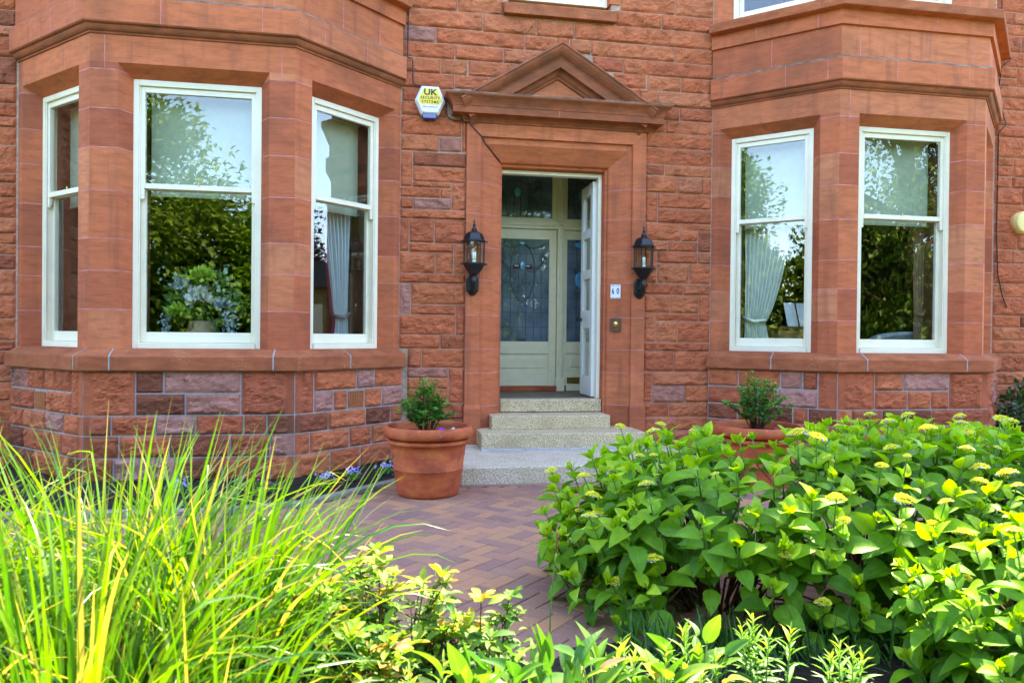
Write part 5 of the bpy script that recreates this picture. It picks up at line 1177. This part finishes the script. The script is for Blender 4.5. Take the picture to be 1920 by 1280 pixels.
# ------------------------------------------------------------------ broad pointed leaves along the bottom
M['persic'] = m_leaf('knotweed_leaves', [(0, (.045, .16, .02)), (.5, (.1, .25, .025)), (.8, (.2, .33, .035)), (.95, (.42, .4, .12)), (1, (.45, .2, .12))], trans=.4, rough=.5, tcol=(1.25, 1.35, .6), vein=11)
PL = [leaf_tpl(8, .21, f, d_, cols=2, peak=.36, serr=.015) for f, d_ in ((.1, .1), (.06, .35), (.14, .6))]
def broadleaf(loc, n, seed, label, sz=.15, zmid=.32):
    rg = np.random.default_rng(seed); r = empty('knotweed', loc, label, 'leafy plant', 'broad leaved plants along the border'); Ls = [[], [], []]; m = MB()
    for k in range(n):
        a = rg.uniform(0, 6.28); q = rg.random(); b = np.array(loc); el = R(rg.uniform(25, 82)); d = np.array((math.cos(a)*math.cos(el), math.sin(a)*math.cos(el), math.sin(el))); o_ = b+np.array((math.cos(a)*.1*q, math.sin(a)*.1*q, zmid*rg.uniform(.55, 1.12)))
        m.tube([b+np.array((math.cos(a)*.03, math.sin(a)*.03, 0)), o_*.5+b*.5+np.array((0, 0, .03)), o_+d*.01], [.004, .003, .002], 5)
        Ls[rg.integers(3)].append((o_, d, np.array((0, 0, 1.))-d*.2+rg.normal(size=3)*.35, sz*rg.uniform(.6, 1.15), min(1, max(0, rg.normal(.45, .28)))))
    m.build('stem', M['greenstem'], r, smooth=True); leafmesh('foliage', list(zip(PL, Ls)), M['persic'], r); return r
for i, (x, y, n, z, lb) in enumerate(((.22, -5.62, 18, .38, 'broad leaved plant just right of the azalea stems at the bottom edge'), (.36, -5.5, 16, .36, 'broad pointed yellow green leaves below the thin flower spike'), (.5, -5.55, 20, .38, 'broad pointed leaves with reddish tips at the bottom centre'), (.64, -5.4, 16, .34, 'broad pointed leaves left of the bare hydrangea stems'), (.84, -5.45, 12, .3, 'drooping broad leaves beneath the hydrangea stems'), (1.0, -5.3, 9, .3, 'single broad rounded leaves in front of the hydrangea stems'))): broadleaf((x, y, 0), int(n*1.7), 60+i, lb, .11, z*.84)
# ------------------------------------------------------------------ narrow leaved upright shoots
M['narrow'] = m_leaf('goldenrod_leaves', [(0, (.05, .19, .03)), (.5, (.16, .33, .04)), (.85, (.42, .5, .06)), (1, (.6, .62, .35))], trans=.4, rough=.45)
def shoots(loc, n, h, spread, seed, label):
    rg = np.random.default_rng(seed); r = empty('goldenrod', loc, label, 'leafy plant', 'narrow leaved shoots in the border'); m = MB(); L_ = []
    for k in range(n):
        a = rg.uniform(0, 6.28); b = np.array(loc)+np.array((math.cos(a), math.sin(a), 0))*spread*rg.random(); hh = h*rg.uniform(.75, 1.1); tip = b+np.array((rg.normal()*.04, rg.normal()*.04, hh)); m.tube([b, (b+tip)/2+rg.normal(size=3)*.01, tip], [.0032, .0028, .0015], 5)
        for i in range(26):
            t = .3+.7*(i/25)**.8; c = b+(tip-b)*t; aa = i*2.4+a; el = R(22+50*t*t+rg.uniform(-12, 12)); d = np.array((math.cos(aa)*math.cos(el), math.sin(aa)*math.cos(el), math.sin(el))); L_.append((c, d, (0, 0, 1.), .085*(1.12-.62*t*t)*rg.uniform(.7, 1.15), min(1, max(0, rg.uniform(-.1, .35)+.62*t**3))))
    m.build('stem', M['greenstem'], r, smooth=True); tv, tf = leaf_tpl(6, .085, .05, .35, cols=1, peak=.4)
    V, F, T = leaves_np(tv, tf, [x[0] for x in L_], [x[1] for x in L_], [x[2] for x in L_], [x[3] for x in L_], tint=[x[4] for x in L_]); np_mesh('foliage', V, F, M['narrow'], r, T); return r
for i, (x, y, n, h, s, lb) in enumerate(((.17, -5.5, 3, .5, .06, 'narrow leaved shoot standing between azalea and broad leaves'), (.72, -5.42, 4, .42, .1, 'narrow leaved shoots left of the bare hydrangea stems'), (.98, -5.32, 4, .42, .1, 'narrow leaved shoots in front of the bare hydrangea stems'), (1.2, -5.3, 5, .44, .12, 'narrow leaved yellow tipped shoots under the hydrangea, bottom right of centre'), (1.45, -5.32, 4, .38, .1, 'narrow leaved shoots at the bottom, left of the sunlit hydrangea'), (.0, -5.6, 3, .42, .05, 'narrow leaved shoot at the foot of the grass clumps'))): shoots((x, y, 0), n, h*.72, s, 80+i, lb)
fs_ = empty('flower_spike', (.62, -5.0, 0), 'thin dark red flower spike standing alone in front of the paving', 'flower')
m = MB(); m.tube([(.58, -5.0, 0), (.585, -5.0, .3), (.598, -5.0, .46), (.603, -5.0, .5)], [.0028, .0024, .002, .002], 6); m.build('stem', M['greenstem'], fs_, smooth=True)
m = MB(); m.tube([(.602, -5.0, .495), (.604, -5.0, .51), (.606, -5.0, .54), (.606, -5.0, .565), (.605, -5.0, .572)], [.0018, .0036, .0038, .0026, .0008], 7); m.build('flower', simple('dark_red_bud', (.2, .04, .03), .7), fs_, smooth=True)
# ------------------------------------------------------------------ trees across the garden (seen mirrored in the windows)
M['bark'] = simple('bark', (.09, .06, .04), .95, .1, var=.4, sc_=4, bump=.6, bs=12)
M['conifer'] = m_leaf('conifer_sprays', [(0, (.05, .1, .01)), (.6, (.15, .24, .022)), (1, (.3, .37, .035))], trans=.22, spec=.2)
M['broad'] = m_leaf('broadleaf_canopy', [(0, (.06, .15, .012)), (.6, (.16, .3, .02)), (1, (.3, .42, .035))], trans=.3, spec=.2)
M['copper'] = m_leaf('copper_beech_leaves', [(0, (.02, .008, .012)), (.7, (.05, .015, .025)), (1, (.1, .03, .04))], trans=.2, tcol=(1.3, .7, .8))
def tree(name, loc, h, r, mat, seed, label, n=5200, ncl=46, shape='round', base=.12, sz=.34, kind=0):
    rg = np.random.default_rng(seed); o = empty(name, loc, label, 'tree', 'trees across the garden'); loc = np.array(loc, float); m = MB()
    m.tube([loc, loc+(.1, 0, h*.3), loc+(.05, .1, h*.62), loc+(0, 0, h*.9)], [.03*h, .024*h, .014*h, .004*h], 8)
    C = []
    for k in range(ncl):
        t = rg.uniform(base, .97); a = rg.uniform(0, 6.28)
        w_ = r*((1-t)**.75*1.15 if shape == 'cone' else math.sqrt(max(.02, 1-((t-.5)/.52)**2))*1.0)
        q = rg.uniform(.45, 1)*w_; c = loc+np.array((q*math.cos(a), q*math.sin(a), h*t)); C.append((c, rg.uniform(.22, .38)*r)); 
        st = loc+np.array((0, 0, h*max(.1, t-.15))); m.tube([st, (st+c)/2+np.array((0, 0, .03*h)), c], [.008*h, .005*h, .001*h], 5, caps=False)
    m.build('trunk', M['bark'], o, smooth=True)
    n = int(n*3.4); idx = rg.integers(ncl, size=n); cc = np.array([C[i][0] for i in idx]); rr = np.array([C[i][1] for i in idx]); d = rg.normal(size=(n, 3)); d /= np.linalg.norm(d, axis=1)[:, None]
    n_ = n; p = cc+d*rr[:, None]*rg.uniform(.1, 1.1, (n, 1)); outw = p-(loc+np.array((0, 0, h*.45))); outw /= np.linalg.norm(outw, axis=1)[:, None]
    dr_ = outw+rg.normal(size=(n, 3))*.55+np.array((0, 0, -.25 if shape == 'cone' else 0)); tv, tf = leaf_tpl(2, .3, .15, .3, cols=1)
    V, F, T = leaves_np(tv, tf, p, dr_, np.tile((0, 0, 1.), (n, 1))+rg.normal(size=(n, 3))*.5, rg.uniform(.6, 1.4, n)*sz*.62, tint=np.clip(rg.uniform(0, 1, n)*.75+.25*np.repeat(rg.random(ncl), 1)[idx], 0, 1)); np_mesh('crown', V, F, M[mat], o, T); return o
tree('cypress_tree', (-9.2, -19, 0), 9.0, 4.4, 'conifer', 1, 'tall green cypress mirrored in the wide front window of the left bay', 11000, 80, 'round', .02, .36)
tree('garden_tree', (-3.2, -21, 0), 6.1, 3.0, 'broad', 2, 'small rounded tree mirrored right in the wide front window', 5200, 46, 'round', .08)
tree('garden_tree', (3.4, -19, 0), 7.2, 3.6, 'broad', 3, 'leafy tree across the garden opposite the doorway', 9000, 46, 'round', .1)
tree('cypress_tree', (18.2, -17.5, 0), 14, 5.8, 'conifer', 4, 'very tall dark cypress mirrored in the right bay front window', 17000, 110, 'round', .0, .36)
tree('cypress_tree', (11.5, -20, 0), 9.5, 3.6, 'conifer', 5, 'cypress across the garden between the two bays', 6000, 46, 'round', .03)
tree('garden_tree', (-15.2, -7.8, 0), 8.6, 3.6, 'broad', 6, 'bright green tree mirrored above the cream curtain', 11000, 70, 'round', .05, .3)
tree('garden_tree', (-12.0, -7.0, 0), 5.2, 2.8, 'conifer', 7, 'low dark tree at the left end of the garden', 4500, 46, 'round', .05, .28)
tree('copper_beech', (23.5, -5.8, 0), 7.6, 3.4, 'copper', 8, 'dark purple copper beech mirrored beside the blue grey curtain', 6000, 46, 'round', .15, .3)
for i, x in enumerate(np.arange(-17, 24, 3.4)):
    tree('hedge_tree', (x, -24.5+.8*math.sin(i*2.1), 0), 4.6+.8*math.sin(i*1.7), 2.7, 'conifer', 30+i, 'dark conifer in the tall boundary hedge across the garden', 4600, 60, 'round', .0, .42)
for i, y in enumerate(np.arange(-21.5, -3, 3.1)):
    tree('hedge_tree', (-20.5+.7*math.sin(i*1.9), y, 0), 5.6+.7*math.sin(i*2.3), 2.9, 'conifer', 60+i, 'dark conifer in the boundary hedge at the left end of the garden', 4500, 60, 'round', .0, .42)
# stone cottage at the right, mirrored in the left bay
ct = empty('stone_cottage', (19.5, -2.6, 0), 'low tan stone cottage with white window mirrored beside the burgundy curtain edge', 'cottage')
m = MB(); m.box(17.5, 22, -4.6, -.5, 0, 2.75); m.build('wall', M['tanstone'], ct); m = MB(); m.hexa([(17.2, -4.9, 2.75), (22.3, -4.9, 2.75), (22.3, -.2, 2.75), (17.2, -.2, 2.75), (17.2, -2.7, 3.6), (22.3, -2.7, 3.6), (22.3, -2.4, 3.6), (17.2, -2.4, 3.6)]); m.build('roof', M['slate'], ct)
m = MB(); m.box(17.44, 17.5, -3.3, -2.4, .9, 2.2); m.build('window', M['white'], ct);
